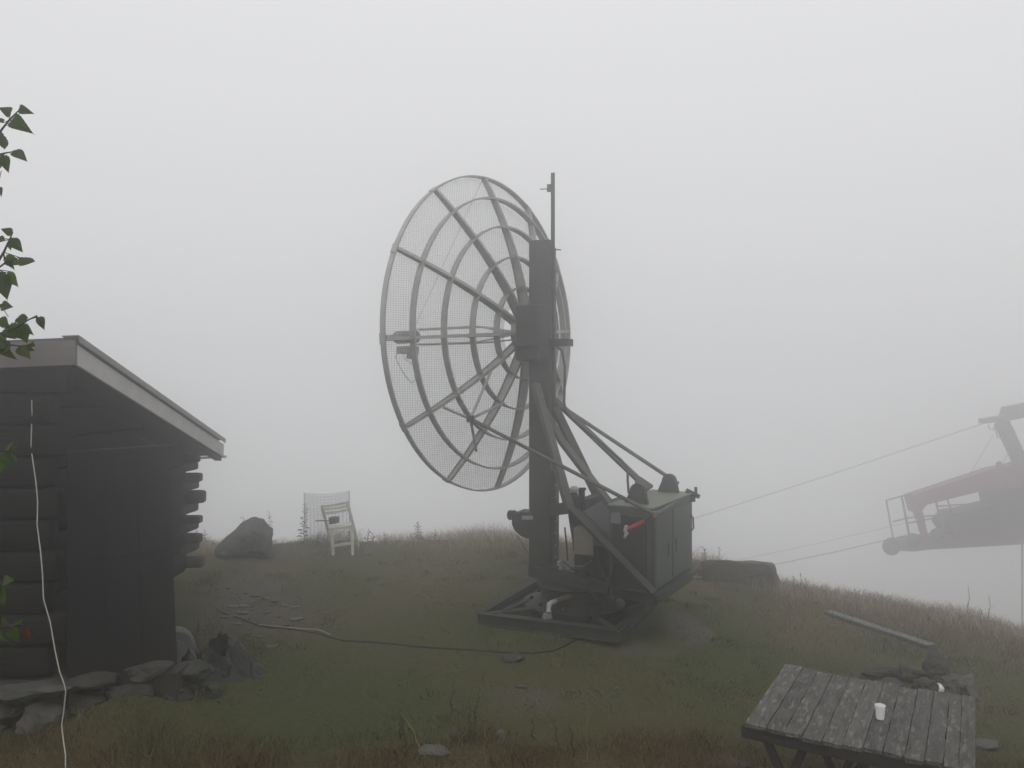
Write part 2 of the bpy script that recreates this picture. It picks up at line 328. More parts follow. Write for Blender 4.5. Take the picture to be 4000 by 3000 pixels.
# roof: one pitch, high at the front, falling to the back
def RP(u, v, up=0.0):                                  # u along the front (to the left), v to the back
    q = SC - e1*.44 + e1*u + e2*(v-.27); s = v/4.25; return Vector((q.x, q.y, 3.60-1.22*s-.05*u*.9+up))
MB().prism([RP(0, 0), RP(4.3, 0), RP(4.3, 4.22), RP(0, 4.22)], (0, 0, .025)).build('roof_sheet', roofm, shed)
MB().prism([RP(.03, .03, -.205), RP(4.2, .03, -.205), RP(4.2, 4.25, -.205), RP(.03, 4.25, -.205)], (0, 0, .03)).build('soffit', doorm, shed)
def board(name, a, b, h, th, n, m, z0=0):
    return MB().prism([a+Vector((0, 0, z0)), b+Vector((0, 0, z0)), b+Vector((0, 0, z0-h)), a+Vector((0, 0, z0-h))], n*th).build(name, m, shed, bevel=.003)
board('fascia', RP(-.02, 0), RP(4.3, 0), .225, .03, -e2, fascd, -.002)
board('gable_board', RP(0, .0), RP(0, 2.1), .185, .028, -e1, fasc, -.045)
board('gable_board', RP(0, 2.108), RP(0, 4.28), .185, .028, -e1, fasc, -.045)
MB().prism([RP(-.05, -.03, .027), RP(.1, -.03, .027), RP(.1, 4.28, .027), RP(-.05, 4.28, .027)], (0, 0, .008)).build('drip_edge', drip, shed)
board('drip_edge', RP(-.05, -.03), RP(-.05, 4.28), .062, .006, -e1, drip, .03)
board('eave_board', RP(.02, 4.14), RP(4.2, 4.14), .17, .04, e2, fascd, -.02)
MB().beam(RP(.05, 3.5, -.235), RP(.05, 4.28, -.245), .09, .07).build('rafter_end', doorm, shed)
MB().tube([RP(-.05, 4.32, -.215), RP(4.2, 4.32, -.235)], .018, 8).build('gutter', fasc, shed)
# open side door, hinged beside the front corner
dA, dB = Vector((-4.13, 7.40, 0)), Vector((-3.30, 7.86, 0)); dd = (dB-dA).normalized(); dn = Vector((dd.y, -dd.x, 0)); dw = (dB-dA).length
nb_ = 3
door = MB().prism([dA+Vector((0, 0, .472)), dB+Vector((0, 0, .445)), dB-dd*.085+Vector((0, 0, 2.595)), dA+Vector((0, 0, 2.565))], -dn*.03).build('door', doorm, shed)
for i in range(nb_):
    a0, a1 = i/nb_, (i+1)/nb_
    pa = lambda f, z0, z1: (dA+dd*(dw*f)+Vector((0, 0, z0-.027*f)), dA+dd*((dw-.085)*f)+Vector((0, 0, z1+.03*f)))
    l0, h0 = pa(a0+.006, .474, 2.563); l1, h1 = pa(a1-.006, .474, 2.563)
    MB().prism([l0, l1, h1, h0], dn*.014).build('plank', doorm, door)
q0 = dA+dd*.02+dn*.016; MB().beam(q0+Vector((0, 0, 1.5)), dB-dd*.06+dn*.016+Vector((0, 0, 1.52)), .025, .09).build('crossbar', doorm, door)
MB().prism([dA+dn*.015+Vector((0, 0, 2.566)), dB-dd*.09+dn*.015+Vector((0, 0, 2.596)), dB-dd*.09-dn*.03+Vector((0, 0, 2.596)), dA-dn*.03+Vector((0, 0, 2.566))], (0, 0, .01)).build('door_edge_highlight', mat('edge_highlight_grey', (.05, .048, .048), None, .7), door)  # highlight along the door's top edge, put in as a paler strip
# footing stones
def rock_mesh(name, sx, sy, sz, seed, m, rough=.22, sub=3, flat=1.0):
    import bmesh
    bm = bmesh.new(); bmesh.ops.create_icosphere(bm, subdivisions=sub, radius=1)
    r = random.Random(seed); ax = [(Vector((r.uniform(-1, 1), r.uniform(-1, 1), r.uniform(-1, 1))).normalized(), r.uniform(.5, .85)) for _ in range(15)]
    for v in bm.verts:
        p = v.co.normalized(); k = 1.0
        for a, h in ax:
            t = p.dot(a)
            if t > h: k = min(k, h/t)
        bx = max(abs(p.x), abs(p.y), abs(p.z)); k *= (1+.35*(1/bx-1)*flat)
        k *= 1+rough*.35*(math.sin(p.x*5+seed)*math.sin(p.y*6+seed*2)*math.sin(p.z*4+seed))+rough*.12*r.uniform(-1, 1)
        v.co = Vector((p.x*sx*k, p.y*sy*k, p.z*sz*k))
    me = bpy.data.meshes.new(name); bm.to_mesh(me); bm.free(); me.materials.append(m); return me
def rock(name, loc, size, rz, m, seed, parent=None, label=None, cat=None, group=None, rough=.22, sub=3, tilt=(0, 0)):
    me = rock_mesh(name, size[0]/2, size[1]/2, size[2]/2, seed, m, rough, sub)
    o = bpy.data.objects.new(name, me); col.objects.link(o); loc = Vector(loc); WL[o] = loc
    o.rotation_euler = (tilt[0], tilt[1], rz)
    if parent: o.parent = parent; o.location = loc-WL[parent]
    else: o.location = loc
    return tag(o, label, cat, group)
fs = [(-4.42, 7.32, .36, 1.0, .42, .17, 0), (-5.1, 7.36, .37, .7, .4, .15, .1), (-4.28, 7.3, .13, .5, .42, .30, .2), (-4.62, 7.32, .17, .36, .36, .16, .1), (-4.95, 7.32, .16, .4, .36, .17, -.2), (-4.80, 7.33, .03, .6, .4, .16, .1), (-5.35, 7.32, .12, .45, .4, .28, .1),
      (-3.92, 7.50, .36, .52, .34, .15, .5), (-3.50, 7.66, .34, .56, .36, .20, .5), (-3.15, 7.92, .28, .46, .36, .22, .4), (-3.62, 7.56, .17, .5, .3, .18, .3), (-3.28, 7.72, .12, .40, .34, .22, .8), (-4.0, 7.45, .12, .5, .4, .26, .2), (-3.0, 7.95, .10, .34, .3, .2, .2)]
for x0_, x1_, y_ in ((-5.7, -4.12, 7.48), (-4.12, -3.2, 7.75)): MB().box(((x0_+x1_)/2, y_, .22), (x1_-x0_, .3, .44)).build('foundation_core', mat('core_dark', (.05, .048, .044), (.025, .024, .022), .95, 8, .8), shed)
for i, (x, y, z, a, b, c, rz) in enumerate(fs):
    rock('foundation_stone', (x, y, z+gzf(x, y)*.5), (a, b, c), rz, stonem if i < 7 else stoned, 20+i, shed, rough=.3)
# junction box and thin wire on the gable wall
jb = P(435, 1640, 8.95)
MB().box(jb, (.12, .12, .10)).build('junction_box', mat('junction_grey', (.07, .068, .066), None, .6), shed, bevel=.01)
w_ = [P(170, 1508, 7.45), P(230, 1535, 7.9), P(300, 1580, 8.3), P(370, 1615, 8.7), P(435, 1640, 8.95), P(500, 1690, 9.3), P(540, 1708, 9.4), P(620, 1745, 9.8), P(690, 1736, 10.6)]
MB().tube(w_, .006, 6).build('thin_wire', mat('wire_pale', (.12, .12, .115), None, .6), shed)

# cream cord: stapled to the front wall, then hanging out over the grass
cp = [(124, 1562, 7.36), (125, 1612, 7.36), (124, 1640, 7.50), (123, 1676, 7.36), (121, 1742, 7.36), (122, 1762, 7.52), (126, 1784, 7.34), (140, 1880, 7.30), (147, 1960, 7.25), (145, 2050, 7.2), (158, 2150, 7.1), (166, 2240, 7.05), (170, 2340, 7.0), (196, 2430, 6.95), (215, 2540, 6.9), (232, 2620, 6.85), (250, 2670, 6.8), (257, 2700, 6.8), (250, 2770, 6.8), (241, 2830, 6.8), (246, 2880, 6.75), (256, 2950, 6.65), (256, 3010, 6.5)]
pts = [P(*c) for c in cp]; pts += [Vector((-3.4, 6.05, gzf(-3.4, 6.05)+.02)), Vector((-3.2, 5.2, .03)), Vector((-2.9, 4.2, .03))]
tag(MB().tube(pts, .0055, 6).build('hanging_cord', cordm, smooth=True), 'cream cord hanging down the black log wall onto the grass', 'cord')

# ------------------------------------------------------------------ dish antenna
ad = Vector((-.83, .56, 0)).normalized(); pd = Vector((.56, .83, 0)).normalized(); zz = Vector((0, 0, 1))
V = Vector((.15, 11.66, 3.94)); RD = 2.32; FD = 2.24
pu = Vector((.866, -.5, 0)); pv_ = Vector((.5, .866, 0))
bx0 = Vector((.85, 10.95, 0))
ant = thing('dish_antenna', (bx0.x, bx0.y, gzf(bx0.x, bx0.y)), 'large mesh dish antenna on a dark green rotating mast mount', 'dish antenna')
def ray(phi): return -pd*math.cos(phi)+zz*math.sin(phi)
def S(r, phi, off=0.0): return V+ray(phi)*r+ad*(r*r/(4*FD)+off)
def ringmesh(r, front, rear, th, n=96, flange=0.0):
    prof = [(r-th/2, front), (r+th/2, front), (r+th/2, rear), (r+th/2+flange, rear), (r+th/2+flange, rear-.006), (r-th/2, rear-.006)] if flange else [(r-th/2, front), (r+th/2, front), (r+th/2, rear), (r-th/2, rear)]
    m = len(prof); mb = MB(); vs = []
    for k in range(n):
        ph = 2*PI*k/n
        for rr, of in prof: vs.append(V+ray(ph)*rr+ad*(r*r/(4*FD)+of))
    fs = [(k*m+j, k*m+(j+1) % m, ((k+1) % n)*m+(j+1) % m, ((k+1) % n)*m+j) for k in range(n) for j in range(m)]
    return mb.add(vs, fs)
refl = ringmesh(RD, .03, -.055, .010, 144, .014).build('reflector', alu, ant, smooth=True)
for r in (.66, 1.10, 1.55, 1.98): ringmesh(r, .0, -.098, .007, 120, .020).build('ring', alu, refl, smooth=True)
NR = 12
for k in range(NR):
    ph = 2*PI*k/NR-R(4.2); side = ray(ph+PI/2); rs = np.linspace(.22, RD-.008, 15)
    mb = MB(); 
    def sect(fn):
        vs = []; n = 0
        for r in rs:
            q = fn(r); n = len(q); vs += q
        fs = [(i*n+j, i*n+(j+1) % n, (i+1)*n+(j+1) % n, (i+1)*n+j) for i in range(len(rs)-1) for j in range(n)] + [tuple(range(n-1, -1, -1)), tuple(range((len(rs)-1)*n, len(rs)*n))]
        mb.add(vs, fs)
    dp = lambda r: .155-.095*(r/RD)
    web = lambda r: [S(r, ph, .004)-side*.006, S(r, ph, .004)+side*.006, S(r, ph, -dp(r))+side*.006, S(r, ph, -dp(r))-side*.006]
    fl = lambda r: [S(r, ph, -dp(r))-side*.021, S(r, ph, -dp(r))+side*.021, S(r, ph, -dp(r)-.008)+side*.021, S(r, ph, -dp(r)-.008)-side*.021]
    ff = lambda r: [S(r, ph, .012)-side*.022, S(r, ph, .012)+side*.022, S(r, ph, .005)+side*.022, S(r, ph, .005)-side*.022]
    sect(web); sect(fl); sect(ff); mb.build('rib', alu, refl)
    c = S(RD, ph); M3 = Matrix((side, ad, ray(ph))).transposed()
    MB().box(c+ray(ph)*.012-ad*.018, (.14, .10, .008), M3).build('joint_plate', alu, refl)
    p2 = 2*PI*(k+1)/NR-R(4.2); mb = MB(); vs = []; na, nr = 5, 9          # wire cloth between two ribs
    for rr in np.linspace(.42, RD-.01, nr):
        for a in np.linspace(ph, p2, na): vs.append(S(rr, a, .02))
    mb.add(vs, [(i*na+j, i*na+j+1, (i+1)*na+j+1, (i+1)*na+j) for i in range(nr-1) for j in range(na-1)])
    mb.build('mesh_panel', clothm, refl, smooth=True)
MB().lathe(V-ad*.20, [(.34, 0), (.36, .02), (.36, .17), (.30, .19)], 12, ad).build('hub_ring', alu, refl)
# feed on its struts, a guy wire to the rim
fe = lambda t, a=0, b=0: V+ad*t+pd*a+zz*b
feed = MB().lathe(fe(2.02, 0, .02), [(.06, 0), (.10, .01), (.105, .06), (.10, .2), (.105, .21), (.105, .42), (.08, .46), (.05, .47), (.05, .76)], 20, ad).build('feed_horn', dark, ant, smooth=True, angle=35)
M3 = Matrix((ad, pd, zz)).transposed()
MB().box(fe(2.22, 0, -.19), (.36, .16, .12), M3).build('feed_box', mat('feed_grey', (.13, .13, .125), None, .6), feed, bevel=.01)
MB().box(fe(2.12, 0, -.29), (.16, .1, .09), M3).build('feed_bracket', dark, feed)
MB().tube([fe(2.42, 0, -.22), fe(2.5, .02, -.3), fe(2.44, .03, -.42), fe(2.28, .0, -.60), fe(2.12, -.02, -.72), fe(2.02, -.02, -.66), fe(2.0, 0, -.5), fe(2.05, 0, -.33)], .007, 6).build('loop_cable', rubber, feed, smooth=True)
MB().tube([fe(2.32, 0, -.25), fe(2.3, .02, -.34), fe(2.2, .03, -.38), fe(2.15, .0, -.42), fe(2.1, .05, -.36), fe(2.05, .0, -.42), fe(2.0, 0, -.40)], .005, 5).build('loose_wire', rubber, feed, smooth=True)
for a, b, a2, b2 in ((.10, .13, .30, .0), (.10, -.11, .30, -.05), (-.10, .13, -.30, 0), (-.10, -.11, -.30, -.05)):
    MB().tube([fe(2.05, a, b), fe(.75, a, b+.0), fe(.04, a2, b2)], .013, 8).build('feed_strut', alu, ant)
MB().tube([fe(.05), fe(1.0)], .03, 8).build('feed_tube', alu, ant)
MB().tube([S(RD, PI/2-R(4.2), .0)-zz*.02, fe(2.1, 0, .12)], .0035, 5).build('guy_wire', wirem, ant)
# mast
mc = Vector((.425, 11.44, 0)); MM = Matrix((Vector((.97, -.24, 0)).normalized(), Vector((.24, .97, 0)).normalized(), zz)).transposed()
mast = MB().box((mc.x, mc.y, 2.88), (.31, .28, 4.73), MM).build('mast', steel, ant, bevel=.008)
MB().box((mc.x+.19, mc.y-.04, 1.25), (.075, .22, 1.45), MM).build('side_plate', steel, mast, bevel=.004)
MB().box((mc.x+.17, mc.y-.03, 3.9), (.05, .1, 2.5), MM).build('cable_channel', steel, mast)
pole = MB().beam((.585, 11.42, 4.9), (.585, 11.42, 6.22), .055, .055).build('whip_pole', steel, ant)
MB().box((.535, 11.40, 6.0), (.07, .05, .10)).build('clamp', dark, pole); MB().tube([(.52, 11.4, 5.99), (.40, 11.4, 5.985)], .008, 6).build('clamp_bolt', dark, pole)
MB().tube([(.58, 11.4, 5.12), (.70, 11.38, 5.115)], .009, 6).build('clamp_bolt', dark, pole)
# elevation housing between mast and dish
HM = Matrix((ad, pd, zz)).transposed()
hub = MB().box((mc+ad*.02-pd*.19+zz*3.92), (.40, .34, .78), HM).build('hub_housing', steel, ant, bevel=.02)
MB().box((mc+ad*.16+zz*3.92), (.22, .6, .62), HM).build('hub_bracket', steel, hub, bevel=.01)
MB().box((mc+ad*.02-pd*.37+zz*3.76), (.42, .04, .05), HM).build('flange', steel, hub)
MB().box((mc+pu*.34-pd*.05+zz*3.78), (.30, .16, .10), HM).build('cable_bracket', dark, hub)
MB().tube([P(2165, 1345, 11.2), P(2195, 1370, 11.15), P(2206, 1430, 11.1), P(2206, 1500, 11.1), P(2204, 1570, 11.1), P(2209, 1606, 11.1), P(2240, 1640, 11.15), P(2330, 1715, 11.2), P(2430, 1800, 11.2), P(2452, 1830, 11.1), P(2452, 1880, 10.9), P(2456, 1925, 10.7)], .017, 8).build('feed_cable', rubber, ant, smooth=True)
# braces: two wide legs, back stays, the near diagonal
def brace(a, b, w, h, m=steel, name='brace'): return MB().beam(P(*a), P(*b), w, h, up=(.5, -.86, 0)).build(name, m, ant, bevel=.004)
brace((2092, 1500, 11.2), (2228, 2000, 10.36), .11, .09, steel_b)
brace((2165, 1590, 11.4), (2345, 1960, 11.55), .115, .09, steel_b)
brace((2100, 1560, 11.25), (2195, 1725, 11.0), .09, .08, steel_b); brace((2190, 1718, 11.0), (2395, 1985, 10.25), .09, .08, steel_b)
brace((2165, 1560, 11.45), (2500, 1880, 11.3), .075, .07, steel_b); brace((2490, 1874, 11.3), (2540, 1908, 11.15), .12, .05, steel_b)
MB().tube([P(2160, 1565, 11.5), P(2650, 1890, 11.3)], .028, 10).build('stay_tube', steel_b, ant)
brace((2228, 1985, 10.32), (2556, 2318, 9.60), .085, .07, steel)
brace((2262, 1998, 10.42), (2430, 2150, 10.05), .06, .05, dark)
brace((2330, 1950, 11.5), (2470, 2035, 11.1), .12, .10)
# near upright and its gusset, cross beam to the mast
MB().prism([P(2215, 1985, 10.62), P(2262, 1990, 10.62), P(2258, 2080, 10.62), P(2300, 2270, 10.62), P(2262, 2270, 10.62), P(2228, 2070, 10.62)], Vector((.04, .05, 0))).build('upright', steel, ant)
MB().beam(P(2150, 1992, 11.3), P(2300, 1975, 10.8), .12, .16).build('cross_beam', steel, ant)
MB().beam(P(2260, 1975, 10.8), P(2350, 1940, 11.4), .14, .12).build('cross_beam', steel, ant)
can = MB().lathe(P(2243, 1976, 10.75), [(.085, 0), (.085, .13), (.05, .15), (.045, .18)], 14).build('canister', dark, ant, smooth=True)
MB().lathe(P(2243, 1925, 10.75), [(.03, -.02), (.035, .0), (.065, .02), (.065, .06), (.04, .085), (.01, .09)], 14).build('white_cap', mat('cap_ivory', (.45, .44, .38), None, .5), can, smooth=True)
ha = MB().tube([P(2272, 1970, 10.8), P(2272, 1912, 10.8)], .045, 12).build('pump_body', dark, ant); MB().box(P(2268, 1910, 10.8), (.15, .06, .035)).build('pump_handle', dark, ha, bevel=.01)
# motor housing on the far side of the mast
mo = MB().prism([P(2000, 2012, 11.35), P(2035, 1998, 11.35), P(2100, 2005, 11.35), P(2100, 2108, 11.35), P(2055, 2104, 11.35), P(2030, 2092, 11.35), P(2008, 2070, 11.35), P(1998, 2048, 11.35)], Vector((.05, .26, 0))).build('drive_motor', dark, ant, bevel=.012)
MB().tube([P(1990, 2012, 11.4), P(2012, 2012, 11.45)], .07, 12).build('motor_cap', dark, mo)
MB().box(P(2060, 2022, 11.33), (.16, .03, .05)).build('name_plate', alu, mo)
MB().tube([P(2025, 2095, 11.4), P(2045, 2135, 11.35), P(2075, 2180, 11.3)], .006, 6).build('motor_wire', rubber, mo)
# rotating platform
CN = Vector((1.71, 9.76, 0))
def PL(u, v, z): return CN+pu*u+pv_*v+zz*z
for va, vb in ((.66, .08), (.98, 1.52)): MB().beam(PL(-2.05, va, .545), PL(.02, vb, .555), .10, .15).build('platform_beam', steel, ant, bevel=.004)
for u in (-1.45, -.75, .0): f = (u+2.05)/2.07; MB().beam(PL(u, .66-.58*f, .553), PL(u, .98+.54*f, .553), .10, .14).build('platform_crossbeam', steel, ant, bevel=.004)
MB().prism([PL(-1.85, .62, .632), PL(.0, .10, .632), PL(.0, 1.5, .632), PL(-1.85, 1.02, .632)], (0, 0, .012)).build('platform_deck', steel, ant)
MB().lathe((bx0.x, bx0.y, .14), [(.70, 0), (.70, .08), (.62, .10), (.45, .16), (.44, .30), (.52, .335)], 28).build('turntable', dark, ant, smooth=True, angle=30)
for k in range(10): MB().lathe((bx0.x+.58*math.cos(k*.628), bx0.y+.58*math.sin(k*.628), .25), [(.022, 0), (.022, .03), (.012, .045)], 6).build('bolt', dark, ant)
for k in range(7):                                     # bolts up the mast plate
    MB().lathe(Vector((mc.x+.19, mc.y-.15, .75+.17*k)), [(.014, 0), (.014, .012)], 6, (.24, -.97, 0)).build('bolt', alu, ant)
for i, c in enumerate(([P(2200, 2195, 10.6), P(2235, 2222, 10.4), P(2290, 2235, 10.2), P(2360, 2215, 10.0)], [P(2330, 2150, 10.3), P(2350, 2220, 10.0), P(2385, 2290, 9.85), P(2380, 2370, 9.8)], [P(2250, 2260, 10.3), P(2300, 2300, 10.2), P(2360, 2380, 10.1), P(2300, 2440, 9.95)])):
    MB().tube(c, .014, 6).build('cable', rubber, ant, smooth=True)
# square base frame on stones
u0 = Vector((.92, -.39, 0)).normalized(); v0 = Vector((.41, .91, 0)).normalized()
BL = Vector((-.43, 10.33, 0)); BN = BL+u0*1.86; BE = BN+v0*1.84; BB = BL+v0*2.05
ztop = .245
def bbeam(a, b, w=.12, h=.15, dz=0, name='base_beam'):
    a = a+zz*(ztop-h/2+dz); b = b+zz*(ztop-h/2+dz); o = MB().beam(a, b, w*.25, h).beam(a+zz*(h/2-.006), b+zz*(h/2-.006), w, .012).beam(a-zz*(h/2-.006), b-zz*(h/2-.006), w, .012).build(name, steel, ant); return o
bbeam(BL, BN); bbeam(BN, BE, dz=.004); bbeam(BL, BB, dz=.004); bbeam(BB, BE)
bbeam(BL+u0*.22, BB+u0*.5, .07, .10, .0); bbeam(BN-u0*.05, (BL+BE)/2+v0*.1, .10, .12, -.01); bbeam(BL+u0*.06, (BL+BE)/2, .10, .12, -.01); bbeam(BE, (BL+BE)/2, .1, .12, -.01)
MB().beam(BN+v0*.45+zz*.236, BN+v0*1.15+zz*.236, .09, .02).build('top_plate', alu, ant)
# cabinet
cw, cd, ch0, ch1 = 1.60, .56, .63, 1.665
CM = Matrix((pu, pv_, zz)).transposed()
cab = MB().box(PL(-cd/2, cw/2, (ch0+ch1)/2), (cd, cw, ch1-ch0), CM).build('cabinet', steel_l, ant, bevel=.006)
MB().box(PL(-cd/2, cw/2, ch1+.010), (cd+.05, cw+.04, .024), CM).build('lid', lidm, cab, bevel=.004)
MB().box(PL(.02, .0-.0, (ch0+ch1)/2), (.035, .06, ch1-ch0+.02), CM).build('corner_post', steel, cab)
for i, (a, b) in enumerate(((.09, .70), (.74, 1.54))):
    dr = MB().box(PL(.013, (a+b)/2, (ch0+ch1)/2-.02), (.024, b-a, ch1-ch0-.16), CM).build('cabinet_door', steel_l, cab, bevel=.004)
    MB().box(PL(.028, .55 if i == 0 else .86, 1.08), (.012, .03, .16), CM).build('latch', dark, dr)
MB().box(PL(-.29, -.012, ch1-.55), (.46, .022, .90), CM).build('side_panel', dark, cab, bevel=.004)
MB().box(PL(-.46, -.03, ch1-.14), (.13, .012, .13), CM).build('label_plate', mat('plate_grey', (.16, .17, .165), None, .6), cab)
hp = [PL(-.12, cw, 1.45), PL(-.12, cw+.09, 1.45), PL(-.12, cw+.09, 1.2), PL(-.12, cw, 1.2)]
MB().tube([P(2685, 2016, 11.0), P(2702, 2016, 11.0), P(2707, 2022, 11.0), P(2709, 2062, 11.0), P(2704, 2070, 11.0), P(2688, 2070, 11.0)], .012, 8).build('grab_handle', dark, cab)
for v in (.24, 1.45):
    c = PL(-.27, v, ch1+.02); poly = []
    for k in range(11):
        a = PI*k/10; poly.append(c+pu*math.cos(a)*.10+zz*(.16+math.sin(a)*.10))
    poly = [c+pu*.14]+poly+[c-pu*.17]
    MB().prism([p-pv_*.03 for p in poly], pv_*.06).build('lifting_lug', steel, cab)
# equipment between mast and cabinet
eq = MB().prism([PL(-1.25, .42, .65), PL(-.62, .42, .65), PL(-.60, .42, 1.48), PL(-.84, .42, 1.64), PL(-1.25, .42, 1.40)], pv_*.7).build('equipment_box', dark, ant, bevel=.006)
MB().prism([PL(-1.20, .405, 1.10), PL(-.62, .405, 1.02), PL(-.58, .405, 1.50), PL(-.84, .405, 1.66), PL(-1.20, .405, 1.44)], -pv_*.012).build('grey_panel', greyp, eq)
MB().prism([P(2240, 2062, 10.52), P(2262, 2053, 10.52), P(2314, 2052, 10.40), P(2316, 2170, 10.40), P(2244, 2164, 10.52)], Vector((.02, .03, 0))).build('beige_board', beige, eq)
MB().tube([P(2180, 2200, 10.6), P(2230, 2212, 10.45), P(2280, 2212, 10.3), P(2310, 2190, 10.2)], .007, 6).build('loose_cable', mat('cable_grey', (.16, .16, .155), None, .6), eq, smooth=True)
MB().tube([P(2206, 2060, 10.8), P(2212, 2120, 10.8), P(2218, 2190, 10.8)], .012, 6).build('hose', rubber, eq)
for px, py, s in ((2184, 2208, .05), (2220, 2222, .03), (2190, 2225, .04)): MB().lathe(P(px, py, 10.75), [(s*.6, 0), (s*.6, s), (s*.3, s*1.2)], 8).build('fitting', alu, eq)
# elevation screw from the dish frame to the cabinet
J = P(1838, 1636, 10.75); K = P(2560, 2010, 9.62)
es = MB().tube([J, K], .024, 10).build('elevation_strut', steel_b, ant)
for rr, ph in ((1.02, 325.8), (1.86, 325.8), (1.12, 295.8), (1.86, 295.8)):
    MB().tube([J, S(rr, R(ph), -.15)], .02, 8).build('strut_brace', alu, ant)
MB().box(J, (.10, .12, .09)).build('strut_joint', dark, es)
MB().tube([K, P(2690, 1932, 11.2)], .024, 10).build('cross_tube', steel_l, ant)
kn = MB().box(K, (.07, .08, .08)).build('knuckle', mat('rusty_brass', (.16, .12, .07), None, .6), ant, bevel=.01)
kk = MB().tube([P(2680, 1920, 11.1), P(2732, 1940, 11.1)], .05, 10, .03).build('end_coupling', dark, ant)
MB().box(P(2718, 1918, 11.1), (.03, .05, .11)).build('wing_nut', dark, kk); MB().box(P(2706, 1948, 11.1), (.06, .06, .08)).build('wing_nut', dark, kk)
rp_ = MB().tube([P(2455, 2068, 9.72), P(2516, 2036, 9.62)], .028, 12).build('red_pipe', redp, ant, smooth=True)
for i in range(4):
    c = P(2446-4*(i % 2), 2060+12*i, 9.70); MB().lathe(c, [(.022, -.012), (.03, 0), (.022, .012)], 8, (random.uniform(-1, 1), 1, random.uniform(-1, 1))).build('rope_knot', mat('rope_grey', (.35, .34, .33), None, .8), rp_, smooth=True)
MB().tube([P(2516, 2036, 9.62), P(2525, 2028, 9.6), P(2545, 2010, 9.6)], .015, 8).build('pipe_hook', dark, rp_)
MB().beam(PL(.06, -.05, .60), PL(.06, 1.6, .60), .06, .05).build('cabinet_rail', steel, ant)
MB().tube([P(2400, 2200, 9.95), P(2388, 2260, 9.9), P(2370, 2330, 9.9)], .02, 8).build('drain_hose', rubber, ant)

# ------------------------------------------------------------------ white garden chair, what lies on it, net behind it
def onG(v, dz=0.0): return Vector((v.x, v.y, gzf(v.x, v.y)+dz))
ctop = [P(1257, 1976, 14.45), P(1356, 1958, 14.65)]
c0 = onG(P(1340, 2150, 14.3))
chair = thing('folding_chair', c0, 'white slatted folding garden chair standing tilted on the grass', 'chair')
rl = [onG(P(1300, 2112, 14.75), -.02), onG(P(1402, 2122, 14.95), -.02)]
flg = [onG(P(1302, 2154, 14.2), -.02), onG(P(1378, 2153, 14.25), -.02)]
seatL, seatR = P(1283, 2062, 14.2), P(1378, 2052, 14.35)
sb0, sb1 = P(1290, 2052, 14.55), P(1372, 2040, 14.7)
for i in (0, 1):
    MB().beam(ctop[i], rl[i], .035, .05).build('rear_leg', chairw, chair, bevel=.004)
    top = (seatL+Vector((.06, .03, -.02)), seatR+Vector((-.02, .03, -.02)))[i]
    MB().beam(flg[i], top, .05, .045).build('front_leg', chairw, chair, bevel=.004)
def slat(a, b, h, sag, name, n=8, th=.018, nrm=Vector((.1, -1, .15))):
    vs = []; 
    for i in range(n+1):
        t = i/n; p = a.lerp(b, t)-Vector((0, 0, 1))*sag*4*t*(1-t)
        vs += [p, p-Vector((0, 0, h)), p-Vector((0, 0, h))+Vector((0, th, 0)), p+Vector((0, th, 0))]
    fs = [(i*4+j, i*4+(j+1) % 4, (i+1)*4+(j+1) % 4, (i+1)*4+j) for i in range(n) for j in range(4)]+[(0, 1, 2, 3), (n*4+3, n*4+2, n*4+1, n*4)]
    MB().add(vs, fs).build(name, chairw, chair)
for a, b, a2, b2 in ((1254, 1974, 1357, 1957), (1262, 1985, 1358, 1971), (1266, 2000, 1360, 1985)):
    slat(P(a, b, 14.43), P(a2, b2, 14.63), .046, .014, 'back_slat')
def lerp(a, b, t): return a.lerp(b, t)
for k in range(5):
    t = k/5; a = lerp(seatL, sb0, t); b = lerp(seatR, sb1, t); a2 = lerp(seatL, sb0, t+.16); b2 = lerp(seatR, sb1, t+.16)
    MB().prism([a, b, b2, a2], (0, 0, -.022)).build('seat_slat', chairw, chair)
slat(P(1281, 2062, 14.18), P(1378, 2050, 14.32), .05, .012, 'seat_front')
MB().beam(lerp(flg[0], seatL, .36), lerp(flg[1], seatR, .42)-Vector((0, 0, .0)), .03, .045).build('stretcher', chairw, chair, bevel=.004)
dv = thing('feed_unit', P(1299, 2048, 14.4), 'small dark box with a short tube and rod resting on the chair seat', 'equipment box')
MB().prism([P(1284, 2022, 14.35), P(1313, 2021, 14.4), P(1313, 2046, 14.4), P(1285, 2050, 14.35)], Vector((.03, .14, 0))).build('box', dark, dv, bevel=.006)
MB().tube([P(1310, 2029, 14.45), P(1322, 2028, 14.45)], .022, 10).build('tube', dark, dv)
MB().tube([P(1232, 2034, 14.45), P(1290, 2033, 14.45)], .013, 10).build('rod', mat('rod_grey', (.2, .2, .2), None, .6), dv)
net = thing('wire_net_screen', onG(P(1276, 2110, 15.1)), 'see-through wire net stretched upright behind the white chair', 'net')
n0, n1, n2, n3 = P(1188, 1926, 15.0), P(1364, 1918, 15.2), onG(P(1366, 2108, 15.2)), onG(P(1192, 2110, 15.0))
mb = MB(); nn = 46
for i in range(nn+1):
    t = i/nn; w = .012*math.sin(i*1.7)
    a = lerp(n0, n1, t)-Vector((0, 0, .045*4*t*(1-t))); b = lerp(n3, n2, t); m_ = lerp(a, b, .5)+Vector((w, .03, 0)); mb.tube([a, m_, b], .0017, 4, cap=False)
for i in range(52):
    t = i/51; a = lerp(n0, n3, t); b = lerp(n1, n2, t); m_ = lerp(a, b, .5)-Vector((0, 0, .045*(1-t)))+Vector((0, .02, .006*math.sin(i*2.1))); mb.tube([a, lerp(a, m_, .6), m_, lerp(m_, b, .4), b], .0016, 4, cap=False)
mb.build('netting', netm, net)
